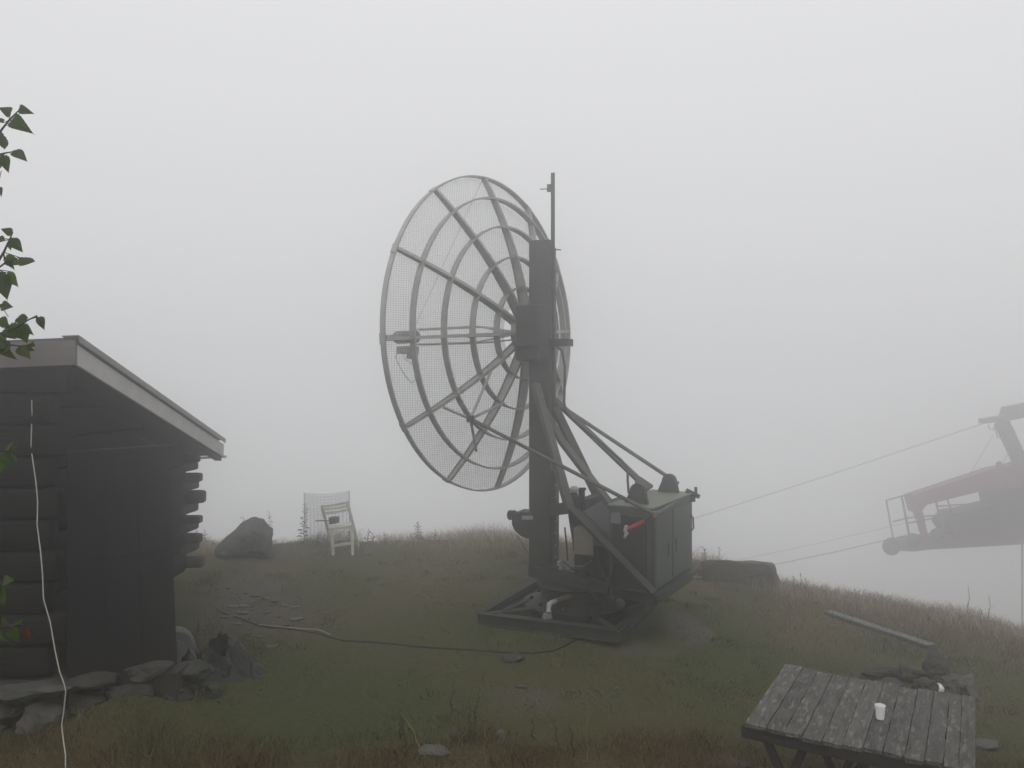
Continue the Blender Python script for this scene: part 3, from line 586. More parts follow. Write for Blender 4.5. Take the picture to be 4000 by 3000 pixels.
for a, b in ((n0, n3), (n1, n2)): MB().tube([a, b-Vector((0, 0, .05))], .007, 6).build('stake', netm, net)

# ------------------------------------------------------------------ boulder, mound, loose stones
b_ = onG(P(980, 2130, 14.2))
bm_ = MB()
sil = [(842, 2150), (880, 2112), (930, 2062), (965, 2022), (1000, 2007), (1032, 2030), (1070, 2058), (1072, 2082), (1058, 2105), (1048, 2135), (1045, 2155), (850, 2160)]
import bmesh
def hull(name, pts, m, jitter=.02, sub=2, **kw):
    bm = bmesh.new(); [bm.verts.new(p) for p in pts]; bmesh.ops.convex_hull(bm, input=bm.verts)
    bmesh.ops.delete(bm, geom=[v for v in bm.verts if not v.link_faces], context='VERTS')
    bmesh.ops.triangulate(bm, faces=bm.faces); bmesh.ops.subdivide_edges(bm, edges=bm.edges, cuts=sub, use_grid_fill=True)
    r = random.Random(len(pts)*7)
    from mathutils import noise as mn
    for _ in range(2): bmesh.ops.smooth_vert(bm, verts=bm.verts, factor=.35, use_axis_x=True, use_axis_y=True, use_axis_z=True)
    for v in bm.verts: v.co += mn.noise_vector(v.co*3.1)*jitter*5 + mn.noise_vector(v.co*9.0)*jitter*1.6 + Vector((r.uniform(-1, 1), r.uniform(-1, 1), r.uniform(-1, 1)))*jitter*.3
    c = Vector(pts[0]); c = sum((Vector(p) for p in pts), Vector())/len(pts); c.z = min(p[2] for p in pts)
    for v in bm.verts: v.co -= c
    bmesh.ops.recalc_face_normals(bm, faces=bm.faces)
    me = bpy.data.meshes.new(name); bm.to_mesh(me); bm.free(); me.materials.append(m)
    o = bpy.data.objects.new(name, me); col.objects.link(o); o.location = c; return o
pp = []
for x, y in sil: pp += [P(x, y, 14.1), P((x-960)*.8+960, (y-2150)*.85+2150, 14.9), P((x-960)*.75+960, (y-2150)*.6+2158, 13.75), P(x, 2190, 14.1)]
tag(hull('boulder', pp, stoned, .013, 4), 'big dark pointed boulder on the crest of the lawn beside the log ends', 'boulder')
pp = []
for x, y in ((2735, 2200), (2760, 2192), (2985, 2196), (3018, 2204), (3025, 2240), (3045, 2290), (2735, 2280), (3050, 2300)):
    pp += [P(x, y, 13.3), P(x+6, y-2, 13.9)]
tag(hull('brown_block', pp, mound, .009, 4), 'broad flat-topped brown block on the slope behind the green cabinet', 'block')
ST = [ # px, py, width m, depth, height, material, name, label, group
 (935, 2372, .42, .16, .05, 'p', 'pale_stone', 'long pale slab lying in the gravel by the black cable', None),
 (950, 2398, .24, .16, .05, 'p', 'pale_stone', 'short pale slab touching the black cable near the shed', None),
 (880, 2412, .25, .16, .04, 's', 'flat_stone', 'grey flat stone left of the black cable end', None),
 (1158, 2421, .24, .18, .05, 'p', 'pale_stone', 'pale flat stone alone on turf above the black cable', None),
 (1034, 2340, .16, .14, .06, 's', 'flat_stone', 'grey flat stone at the far edge of the gravel patch', None),
 (1060, 2530, .18, .14, .05, 's', 'flat_stone', 'grey stone in the turf right of the black plastic sheet', None),
 (2722, 2258, .36, .2, .05, 'p', 'pale_stone', 'pale slab lying on grass beside the green cabinet', None),
 (1932, 2438, .19, .2, .12, 's', 'support_stone', 'grey stone propping the corner of the antenna base frame', None),
 (2080, 2456, .24, .2, .09, 's', 'support_stone', 'reddish flat stone wedged under the long front base beam', None),
 (2388, 2505, .22, .22, .14, 's', 'support_stone', 'pale lichened stone under the base frame below the cabinet', None),
 (2010, 2578, .34, .24, .10, 'd', 'mossy_stone', 'mossy dark stone sunk in turf before the antenna base', None),
 (2036, 2687, .14, .10, .05, 's', 'small_stone', 'small pale stone half sunk in the worn turf', 'small stones in the worn turf'),
 (2238, 2707, .10, .07, .05, 's', 'small_stone', 'small pale stone half sunk in the worn turf', 'small stones in the worn turf'),
 (2407, 2697, .06, .05, .04, 's', 'small_stone', 'small pale stone half sunk in the worn turf', 'small stones in the worn turf'),
 (2120, 2718, .06, .05, .03, 's', 'small_stone', 'small pale stone half sunk in the worn turf', 'small stones in the worn turf'),
 (1782, 2886, .14, .12, .10, 's', 'rounded_stone', 'rounded grey stone on the weedy hummock, left of a taller one', None),
 (1950, 2888, .12, .10, .14, 's', 'rounded_stone', 'upright grey stone among brown weeds on the hummock', None),
 (1690, 2945, .34, .2, .10, 's', 'flat_stone', 'lichened flat stone leaning in the brown weedy hummock', None),
 (2850, 2992, .46, .3, .08, 'r', 'pale_stone', 'broad pinkish slab on bare ground beside the plank table', None),
 (3842, 2922, .34, .26, .10, 's', 'flat_stone', 'grey block in the grass past the plank table edge', None),
 (3190, 2362, .07, .07, .12, 'd', 'small_post_stone', 'small dark upright stone by the grey channel end', None)]
for px, py in ((905, 2335), (960, 2318), (1000, 2330), (1075, 2352), (1110, 2368), (985, 2385), (1040, 2395), (1090, 2412), (925, 2440), (1015, 2490), (965, 2475), (1120, 2445), (890, 2300), (1150, 2375)):
    ST.append((px, py, random.uniform(.08, .18), random.uniform(.08, .14), random.uniform(.03, .05), random.choice('ssp'), 'small_stone', 'small grey stone on the gravelly patch beside the shed', 'stones on the gravelly patch'))
for i, (px, py, a, b, c, k, nm, lb, gp) in enumerate(ST):
    g = G(px, py); rock(nm, (g.x, g.y, g.z+c*.22), (a, b, c), random.uniform(-.4, .4), dict(p=palest, s=stonem, d=stoned, r=mat('pinkish_slab', (.075, .062, .058), (.045, .038, .035), .9, 6, .5))[k], 60+i, None, lb, 'stone', gp, .3, 2)
# galvanised channel lying at the edge of the lawn
a, b = G(3235, 2400), G(3640, 2535); dq = (b-a).normalized(); a.z += .05; b.z += .05; sd = Vector((-dq.y, dq.x, 0))
ch = thing('metal_channel', onG((a+b)/2), 'long grey metal channel lying along the slope beyond the fire ring', 'metal channel')
MB().beam(a, b, .15, .012).build('top_face', chan, ch); MB().beam(a-sd*.08-zz*.05, b-sd*.08-zz*.05, .012, .09).build('side_face', mat('channel_side_shaded', (.06, .06, .06), None, .7), ch)  # side face: shade put into a darker copy of the grey

# ------------------------------------------------------------------ fire ring behind the table
FRC = 'stones and wood round the fire place'
fr = [(3420, 2628, .46, .22, .13, fireb, 'charred_log', 'charred split log across the fire ring, lichen on top', .1, (0, .06)),
      (3480, 2622, .42, .2, .12, fireb, 'charred_log', 'charred log with arched end lying over the ring stones', -.3, (0, -.12)),
      (3560, 2640, .40, .28, .22, stoned, 'ring_stone', 'dark stone in the middle back of the fire ring', .3, (.1, .2)),
      (3655, 2645, .12, .42, .40, stoned, 'standing_slab', 'thin dark slab leaning upright in the fire ring', .5, (.25, .6)),
      (3610, 2690, .30, .26, .2, stoned, 'ring_stone', 'dark stone leaning against the thin upright slab', .1, (0, 0)),
      (3470, 2690, .34, .3, .2, stoned, 'ring_stone', 'dark ring stone below the charred logs', .6, (0, 0)),
      (3715, 2660, .40, .26, .14, stonem, 'ring_stone', 'low grey ring stone beside the large pale block', .1, (0, 0)),
      (3775, 2695, .26, .46, .26, stonem, 'stone_block', 'large pale oblong block at the right of the fire ring', -.5, (.25, 0))]
for i, (px, py, a, b, c, m, nm, lb, rz, tl) in enumerate(fr):
    g = G(px, py+25); rock(nm, (g.x, g.y, g.z+c*.45), (a, b, c), rz, m, 130+i, None, lb, 'log' if 'log' in nm else 'stone', FRC, .4, 3, tl)
g = G(3655, 2706); tag(MB().lathe(g+zz*.0, [(.06, 0), (.085, .03), (.085, .06), (.06, .09), (.02, .10)], 16).build('plastic_tub', white, smooth=True), 'white upturned plastic tub behind the table edge', 'tub')
g = G(3615, 2700); tag(MB().lathe(g+zz*.01, [(.02, 0), (.035, .02), (.03, .06), (.01, .07)], 12).build('small_tub', white, smooth=True), 'tiny white plastic tub beside the larger upturned tub', 'tub')

# ------------------------------------------------------------------ plank table with its cup
tz = .75
TN, TFL, TFR = Vector((1.68, 5.76, tz)), Vector((2.37, 6.94, tz)), Vector((3.62, 6.22, tz)); tl = (TFL-TN); tw = (TFR-TFL); TU = tw.normalized(); TV = tl.normalized(); TW = tw.length; TLn = tl.length
table = thing('plank_table', (TN+tl/2+tw/2)*1.0-zz*tz, 'weathered grey plank table on dark crossed trestle legs', 'table')
edges = np.array([0, .105, .19, .275, .365, .455, .545, .63, .72, .80, .875, .935, 1.0])*TW
for i in range(len(edges)-1):
    a, b = edges[i]+.0025, edges[i+1]-.0025; j0, j1 = random.uniform(-.012, .012), random.uniform(-.02, .03)
    if i == 7: j1 = -.06
    if i in (3, 8): j0 -= .02
    z = random.uniform(-.004, .004); p0 = TN+TU*a+TV*j0+zz*z; q0 = TN+TU*b+TV*j0+zz*(z+random.uniform(-.003, .003)); p1 = TN+TU*a+TV*(TLn+j1)+zz*z; q1 = TN+TU*b+TV*(TLn+j1)+zz*z
    mb = MB(); n = 6; vs = []
    for k in range(n+1):
        t = k/n; w = Vector((0, 0, .003*math.sin(k*2.3+i))); s = TU*.002*math.sin(k*3.1+i*2)
        A = p0.lerp(p1, t)+w+s; B = q0.lerp(q1, t)+w+s; vs += [A, B, B-zz*.028, A-zz*.028]
    fs_ = [(k*4+j, k*4+(j+1) % 4, (k+1)*4+(j+1) % 4, (k+1)*4+j) for k in range(n) for j in range(4)]+[(0, 1, 2, 3), (n*4+3, n*4+2, n*4+1, n*4)]
    o = mb.add(vs, fs_).build('plank', plankm, table, bevel=.0)
    # lay the grain along the plank
    ang = math.atan2(TV.y, TV.x)-PI/2; o.data.transform(Matrix.Rotation(-ang, 4, 'Z')); o.rotation_euler.z = ang
zz_ = zz
for v, nme in ((.04, 'apron'), (TLn-.10, 'apron')): MB().beam(TN+TV*v+TU*(-.03)-zz*.075, TN+TV*v+TU*(TW-.0)-zz*.075, .045, .085).build(nme, plankd, table, bevel=.004)
MB().beam(TN+TV*TLn*.5-zz*.06, TN+TV*TLn*.5+TU*TW-zz*.06, .05, .06).build('apron', plankd, table)
def leg(u0_, u1_, v, w=.055):
    a = TN+TU*u0_+TV*v-zz*.10; b = TN+TU*u1_+TV*v; b = onG(b, -.02); MB().beam(a, b, w, .045, up=(TV.x, TV.y, 0)).build('leg', plankd, table, bevel=.004)
for v in (.10, TLn-.16):
    leg(.12, .42, v); leg(.40, .14, v+.05); leg(.80, .50, v); leg(.88, 1.12, v+.05); leg(.96, 1.22, v-.05); leg(1.25, .95, v+.1)
leg(1.12, 1.10, .12, .08)
cz = P(3437, 2805, 5.95); cz = Vector((cz.x, cz.y, tz+.004))
cz = TN+TU*.87+TV*.52; cz = P(3438, 2808, (CZ-tz-.004)*F/(2808-1500))
cup = MB()
cup.lathe(cz, [(r*.9, z*.9) for r, z in [(.001, .012), (.027, .012), (.028, .0), (.030, .002), (.037, .082), (.039, .084), (.041, .108), (.0415, .112), (.039, .113), (.037, .10), (.029, .02), (.002, .018)]], 32)
tag(cup.build('plastic_cup', cupm, smooth=True, angle=30), 'white disposable cup standing on the plank table', 'cup')

# ------------------------------------------------------------------ things by the shed corner
bk = P(672, 2560, 8.35)
drum = thing('metal_drum', onG(bk), 'shiny ribbed metal drum lying half hidden behind the open shed door', 'drum')
cA = onG(P(648, 2560, 8.35), .30); ax = Vector((.85, -.45, .12)).normalized()
MB().lathe(cA-ax*.10, [(.24, 0), (.26, .01), (.26, .10), (.28, .12), (.26, .14), (.26, .20), (.28, .22), (.26, .24), (.22, .26), (.14, .25), (.13, .27), (.06, .265)], 32, ax).build('shell', mat('bare_metal', (.15, .15, .145), (.08, .08, .078), .45, 5, .05, .4), drum, smooth=True, angle=30)
a, b = P(684, 2452, 8.5), onG(P(782, 2535, 8.4), .12)
tag(MB().beam(a, b, .035, .03).build('leaning_strip', mat('strip_green', (.11, .12, .105), None, .6)), 'narrow grey green strip slanting from door edge to the black sheet', 'strip')
def tarp():
    c = onG(P(822, 2590, 8.55)); n = 60; vs = []; fs_ = []
    for i in range(n):
        for j in range(n):
            x = (i/(n-1)-.5)*1.3; y = (j/(n-1)-.5)*.85
            r = math.hypot(x*.98, y*1.35); h = max(0, 1-(r/.56)**2)
            pk = .19*math.exp(-(((x-.15)/.15)**2+((y-.12)/.2)**2)) + .13*math.exp(-(((x+.22)/.22)**2+((y+.02)/.3)**2)) + .07*h
            nz = smoothnoise(np.array([x+5+y*.6]), np.array([y*1.2+9]), 33, .13)[0]; n2 = smoothnoise(np.array([x*1.3+3]), np.array([y+x+4]), 34, .05)[0]
            ridge = (1-abs(2*nz-1))*.16+(1-abs(2*n2-1))*.035
            z = pk*(.9+.25*nz)+ridge*(.3+h)-.03-.03*(1-h)
            X_ = c.x+x*(1+.12*nz)+.05*(n2-.5); Y_ = c.y+y
            vs.append((X_, Y_, gzf(X_, Y_)+max(z, -.03) if r < .62+.2*nz else gzf(X_, Y_)-.05))
    for i in range(n-1):
        for j in range(n-1): fs_.append((i*n+j, (i+1)*n+j, (i+1)*n+j+1, i*n+j+1))
    return tag(MB().add(vs, fs_).build('plastic_sheet', tarpm, smooth=True, angle=40), 'crumpled black plastic sheet heaped by the shed corner', 'plastic sheet')
tarp()
cpx = [(820, 2355), (850, 2384), (890, 2403), (940, 2420), (1000, 2442), (1070, 2455), (1150, 2462), (1230, 2476), (1290, 2492), (1340, 2505), (1450, 2512), (1600, 2525), (1700, 2532), (1800, 2540), (1900, 2545), (2000, 2553), (2080, 2555), (2160, 2545), (2220, 2520), (2260, 2495), (2285, 2470), (2300, 2440)]
tag(MB().tube([G(*c)+zz*.006 for c in cpx], .012, 8).build('black_cable', rubber, smooth=True), 'thick black cable snaking across the turf to the antenna base', 'cable')
sc_ = [(1010, 2449), (1050, 2452), (1090, 2456), (1190, 2466), (1235, 2467), (1262, 2474), (1290, 2488)]
tag(MB().tube([G(*c)+zz*.024 for c in sc_], .005, 6).build('signal_cable', cordm, smooth=True), 'thin pale cable lying along part of the thick black cable', 'cable')
# white pipe elbow with a reddish sleeve inside the base frame
pe = thing('drain_pipe', onG(P(2145, 2400, 10.2)), 'white elbow pipe with pinkish sleeve inside the antenna base frame', 'pipe')
MB().tube([P(2144, 2396, 10.15), P(2143, 2376, 10.2), P(2146, 2361, 10.25), P(2155, 2354, 10.3), P(2168, 2350, 10.35)], .034, 12).build('elbow', mat('dirty_white', (.36, .36, .34), (.26, .26, .25), .5, 8, c3=(.08, .12, .07), s3=20, t3=.6), pe, smooth=True)
MB().tube([P(2166, 2350, 10.35), P(2250, 2322, 10.6)], .036, 12, .045).build('sleeve', mat('pink_sleeve', (.13, .075, .062), (.07, .045, .038), .8, 9), pe, smooth=True)
MB().lathe(P(2138, 2412, 10.15), [(.07, 0), (.05, .05)], 12).build('foot', greyp, pe)

# ------------------------------------------------------------------ ski lift in the fog
LD = 38.0
lg = P(4085, 2130, LD); lz = gzf(lg.x, lg.y)
lift = thing('ski_lift_pylon', (lg.x, lg.y, lz), 'red ski lift station with wheels and railing, faint in the fog', 'ski lift')
Q = lambda x, y, dz=0: P(x, y, LD+dz)
k_ = LD/20.0
MB().prism([Q(3555, 1938), Q(3880, 1830), Q(3960, 1815), Q(4120, 1765), Q(4120, 1840), Q(3960, 1900), Q(3860, 1912), Q(3690, 1955), Q(3622, 1972), Q(3608, 1990), Q(3600, 2005), Q(3572, 2003)], (0, .35*k_, 0)).build('boom', liftred, lift, bevel=.02)
MB().prism([Q(3578, 2000), Q(3606, 2000), Q(3626, 2098), Q(3612, 2100), Q(3592, 2035)], (0, .2*k_, 0)).build('hanger', liftred, lift)
MB().prism([Q(3500, 2128), Q(3540, 2110), Q(3640, 2095), Q(3800, 2085), Q(3980, 2060), Q(4120, 2040), Q(4120, 2120), Q(3980, 2128), Q(3620, 2148), Q(3570, 2155), Q(3520, 2152)], (0, .4*k_, 0)).build('wheel_carriage', mat('lift_maroon', (.17, .05, .07), (.09, .04, .055), .5, 2), lift, bevel=.02)
def wheel(x, y, r):
    w = MB().lathe(Q(x, y, -.12), [(r*.86, 0), (r, .03), (r*.9, .09), (r, .15), (r*.86, .18)], 24, (0, 1, 0)).build('wheel', lift_d, lift, smooth=True)
    MB().lathe(Q(x, y, -.2), [(r*.25, 0), (r*.25, .3)], 12, (0, 1, 0)).build('wheel_hub', liftred, w)
    for kx in (0, 2.1, 4.2): MB().box(Q(x, y, -.135)+Vector((math.cos(kx)*r*.55, 0, math.sin(kx)*r*.55)), (r*.2, .02, r*.2)).build('wheel_hole', chan, w)
wheel(3486, 2136, .42); wheel(3572, 2112, .33); wheel(3665, 2092, .33); wheel(3745, 2080, .33); wheel(3830, 2070, .33)
MB().prism([Q(3690, 2045), Q(3730, 2005), Q(3800, 1995), Q(3870, 1975), Q(4120, 1940), Q(4120, 2050), Q(3800, 2090), Q(3720, 2090)], (0, .7*k_, 0)).build('drive_block', lift_d, lift, bevel=.03)
MB().prism([Q(3875, 1935), Q(3930, 1905), Q(4120, 1850), Q(4120, 1960), Q(3885, 1985)], (0, .6*k_, 0)).build('motor_block', lift_d, lift, bevel=.03)
def rod(a, b, r=.02, nm='railing'): MB().tube([Q(*a), Q(*b)], r*k_, 6).build(nm, lift_d, lift)
rod((3462, 1955), (3490, 2110)); rod((3462, 1955), (3520, 1938)); rod((3520, 1938), (3562, 1930)); rod((3522, 1938), (3552, 2090), .028); rod((3488, 2038), (3552, 2022)); rod((3552, 2022), (3870, 1995)); rod((3655, 1955), (3682, 2065), .025); rod((3700, 1945), (3720, 2010), .02); rod((3660, 1978), (3880, 1962), .02); rod((3540, 2045), (3660, 2022))
MB().beam(Q(3912, 1648), Q(3990, 1815), .26*k_, .26*k_, up=(0, 1, 0)).build('lean_post', lift_d, lift)
MB().prism([Q(3848, 1637), Q(3930, 1624), Q(3940, 1590), Q(4120, 1555), Q(4120, 1610), Q(3950, 1642), Q(3850, 1655)], (0, .3*k_, 0)).build('cross_arm', lift_d, lift)
MB().tube([Q(3860, 1660), Q(3866, 1676), Q(3880, 1680), Q(3888, 1660)], .015*k_, 6).build('cable_guard', lift_d, lift); MB().tube([Q(3885, 1665), Q(3896, 1705), Q(3914, 1715), Q(3918, 1700)], .015*k_, 6).build('cable_guard', lift_d, lift); MB().tube([Q(3935, 1662), Q(3950, 1662), Q(3965, 1690), Q(3960, 1706)], .015*k_, 6).build('cable_guard', lift_d, lift)
MB().tube([Q(3882, 1695), Q(3785, 1860)], .006*k_, 5).build('stay_wire', lift_d, lift); MB().tube([Q(3940, 1770), Q(3912, 1815)], .006*k_, 5).build('stay_wire', lift_d, lift)
MB().prism([Q(3892, 1832), Q(3896, 1806), Q(3910, 1802), Q(3918, 1822)], (0, .1, 0)).build('lug', liftred, lift)
MB().tube([Q(3993, 2125), Vector((Q(3993, 2125).x, LD, gzf(Q(3993, 2125).x, LD)))], .02*k_, 6).build('down_cable', lift_d, lift)
MB().tube([(lg.x, LD+.3, lz-.3), (lg.x, LD+.3, Q(4085, 1700).z)], .30, 16, .22).build('column', lift_d, lift, smooth=True)
def cable(a, b, r, lb): tag(MB().tube([P(*a), P(*[(a[i]+b[i])/2 for i in range(3)])-zz*.05, P(*b)], r, 6).build('lift_cable', lift_d), lb, 'cable')
cable((3848, 1652, LD), (2640, 2048, 42), .02, 'upper lift cable dropping from the cross arm behind the antenna')
cable((3545, 2090, LD), (2930, 2225, 41), .022, 'lower lift cable from the end wheel down behind the mound')
cable((3545, 2042, LD), (2800, 2205, 41), .01, 'thin lift cable running just above the lower one')

# ------------------------------------------------------------------ weeds on the crest and in the foreground
def weed(px, py, h, lb, lean=0.0, leaves=14, ls=.07, m=weedm, nm='weed', gp='weeds along the crest', d=None, spread=1.0):
    g = G(px, py); Dc = float(np.interp((px-2000)/F, TS, TD)); g = onG(P(px, py, Dc)) if g.y > Dc+.4 else g; t = thing(nm, g, lb, 'weed', gp)
    pts = [g-zz*.03]+[g+Vector((lean*(k/6)**1.5*h+.012*math.sin(k*1.9), .01*math.cos(k), h*k/6)) for k in range(1, 7)]
    MB().tube(pts, .007, 5, .002).build('stem', m, t)
    mb = MB()
    for k in range(leaves):
        f = .12+.86*k/leaves; i = int(f*6); p = pts[i].lerp(pts[min(i+1, 6)], f*6-i); a = k*2.4+random.random(); l = ls*(1.15-.6*f)*random.uniform(.7, 1.3)
        dr = Vector((math.cos(a)*spread, math.sin(a)*spread, random.uniform(.1, .9))).normalized(); l *= 1.35; s = dr.cross(zz).normalized()*l*.2
        mid = p+dr*l*.55; tip = p+dr*l+Vector((0, 0, -.25*l)); mb.add([p, mid-s, tip, mid+s], [(0, 1, 2, 3)])
    mb.build('foliage', m, t); tag(t.children[-1], kind='stuff'); return t
for px, py, h, ln, lv, lb in ((948, 2120, .62, .02, 18, 'leafy weed sprouting behind the sloping side of the boulder'), (1056, 2130, .66, -.03, 26, 'tall thin weed behind the steep side of the boulder'), (765, 2125, .34, .05, 14, 'leafy weed just beyond the shed log ends'),
        (800, 2128, .28, -.02, 12, 'small weed between the shed log ends and the boulder'), (885, 2128, .26, .05, 12, 'low weed at the foot of the sloping boulder side'), (1435, 2115, .30, .1, 12, 'small bent weed beyond the chair rear legs'), (1460, 2113, .22, -.1, 10, 'small bent weed beyond the chair rear legs'),
        (1240, 2112, .24, .05, 14, 'low weed in front of the wire net'), (1270, 2112, .2, .0, 12, 'low weed in front of the wire net'), (1360, 2112, .26, .0, 14, 'low weed seen between the chair legs'), (1700, 2105, .24, .0, 12, 'short weed in tall straw near the antenna motor'), (1500, 2112, .2, .1, 10, 'small lone weed on bare crest past the chair'),
        (2760, 2180, .36, -.2, 16, 'twiggy weed arching over the flat-topped brown block'), (2800, 2195, .4, .15, 12, 'twiggy weed arching over the flat-topped brown block'), (2740, 2185, .3, .25, 10, 'twiggy weed by the lower corner of the green cabinet')):
    weed(px, py, h, lb, ln, lv)
weed(1185, 2112, .80, 'tall leafy weed growing at the edge of the wire net', .06, 40, .09)
weed(1632, 2105, .38, 'bushy leafy weed between the chair and the dish antenna', 0, 30, .09)
for px, h in ((3100, .26), (3128, .34), (3148, .28)): weed(px, 2290, h, 'dark upright weed spike right of the flat-topped brown block', 0, 24, .035, weedm, 'weed_spike', 'weed spikes by the mound', None, .4)
drym = mat('dry_stalk', (.10, .075, .05), (.06, .045, .03), .9, 10)
for px, py, h in ((3780, 2430, .55), (3862, 2445, .45), (3830, 2440, .25), (3700, 2425, .2)): weed(px, py, h, 'thin dry seed stalk on the falling right-hand crest', .04, 9, .03, drym, 'dry_stalk', 'dry stalks on the crest', None, .3)
for px, py, h in ((1585, 2925, .34), (1760, 2790, .3), (1850, 2840, .36), (1835, 2860, .3), (1560, 2890, .2), (2180, 2930, .26), (2240, 2960, .3), (2080, 2900, .2)): weed(px, py, h, 'brown leafy stalk in the foreground hummock', random.uniform(-.2, .2), 14, .035, mat('brown_stalk', (.05, .034, .022), (.03, .02, .014), .9), 'brown_stalk', 'brown stalks in the foreground', None, .6)
for px, py, h, ln in ((1660, 2990, .42, -.45), (1893, 2995, .34, 0.0), (2292, 2970, .55, .02)): weed(px, py, h, 'long pale straw rising from the foreground hummock', ln, 3, .03, mat('straw', (.22, .17, .09), (.16, .12, .07), .8), 'straw', 'straws in the foreground', None, .3)

# ------------------------------------------------------------------ birch at the left edge
tree = thing('birch_tree', (-2.45, 2.9, gzf(-2.45, 2.9)), 'young birch with serrated green leaves reaching in beside the shed roof', 'tree')
TB = Vector((-2.45, 2.9, 0))
tp = [TB+Vector((.03*math.sin(k*1.3), .04*math.cos(k), -.15+k*.62)) for k in range(12)]
MB().tube(tp, .06, 10, .012).build('trunk', bark, tree, smooth=True)
def leafmesh(name, m, fold):
    vs = [(0, 0, 0)]; n = 9; L_ = 1.0
    prof = [(.06, .16), (.14, .30), (.24, .375), (.36, .385), (.48, .345), (.60, .275), (.72, .20), (.84, .12), (.93, .06)]
    right = []; left = []; midr = []
    for y, w in prof:
        midr.append((0, y, -fold*.25*y*y)); 
        for sgn, lst in ((1, right), (-1, left)):
            lst.append((sgn*w, y-.03, fold*w*.5-fold*.25*y*y)); lst.append((sgn*(w-.045), y+.035, fold*(w-.05)*.5-fold*.25*y*y))
    verts = [(0, 0, 0)]+midr+[(0, 1.03, -fold*.3)]; nm = len(prof); tip = nm+1
    ir = len(verts); verts += right; il = len(verts); verts += left; f = []
    for base, flip in ((ir, 0), (il, 1)):
        seq = []
        f.append((0, 1, base) if flip else (0, base, 1))
        for k in range(nm):
            f.append((1+k, base+2*k, base+2*k+1)[::(1 if not flip else -1)])
            if k < nm-1: f.append((1+k, base+2*k+1, base+2*k+2, 2+k)[::(1 if not flip else -1)])
        f.append((nm, base+2*nm-1, tip)[::(1 if not flip else -1)])
    me = bpy.data.meshes.new(name); me.from_pydata(verts, [], f); me.materials.append(m); return me
LM = [leafmesh('leaf', leafg, .5), leafmesh('leaf', leafg, 1.3), leafmesh('leaf', leafg, -.8), leafmesh('leaf', leafmat('birch_leaf_light', (.07, .10, .03)), .9)]; LRm = leafmesh('leaf', leafr, .5)
def leafobj(base, tip, me, parent, roll, width=1.0):
    o = bpy.data.objects.new('leaf', me); col.objects.link(o); d = (tip-base); l = d.length; y = d.normalized(); x = y.cross(Vector((math.sin(roll), -math.cos(roll), .25))).normalized(); z = x.cross(y)
    M = Matrix((x, y, z)).transposed().to_4x4(); o.parent = parent; o.matrix_basis = Matrix.Translation(base-WL[parent]) @ M @ Matrix.Diagonal((l*width, l, l, 1)); return o
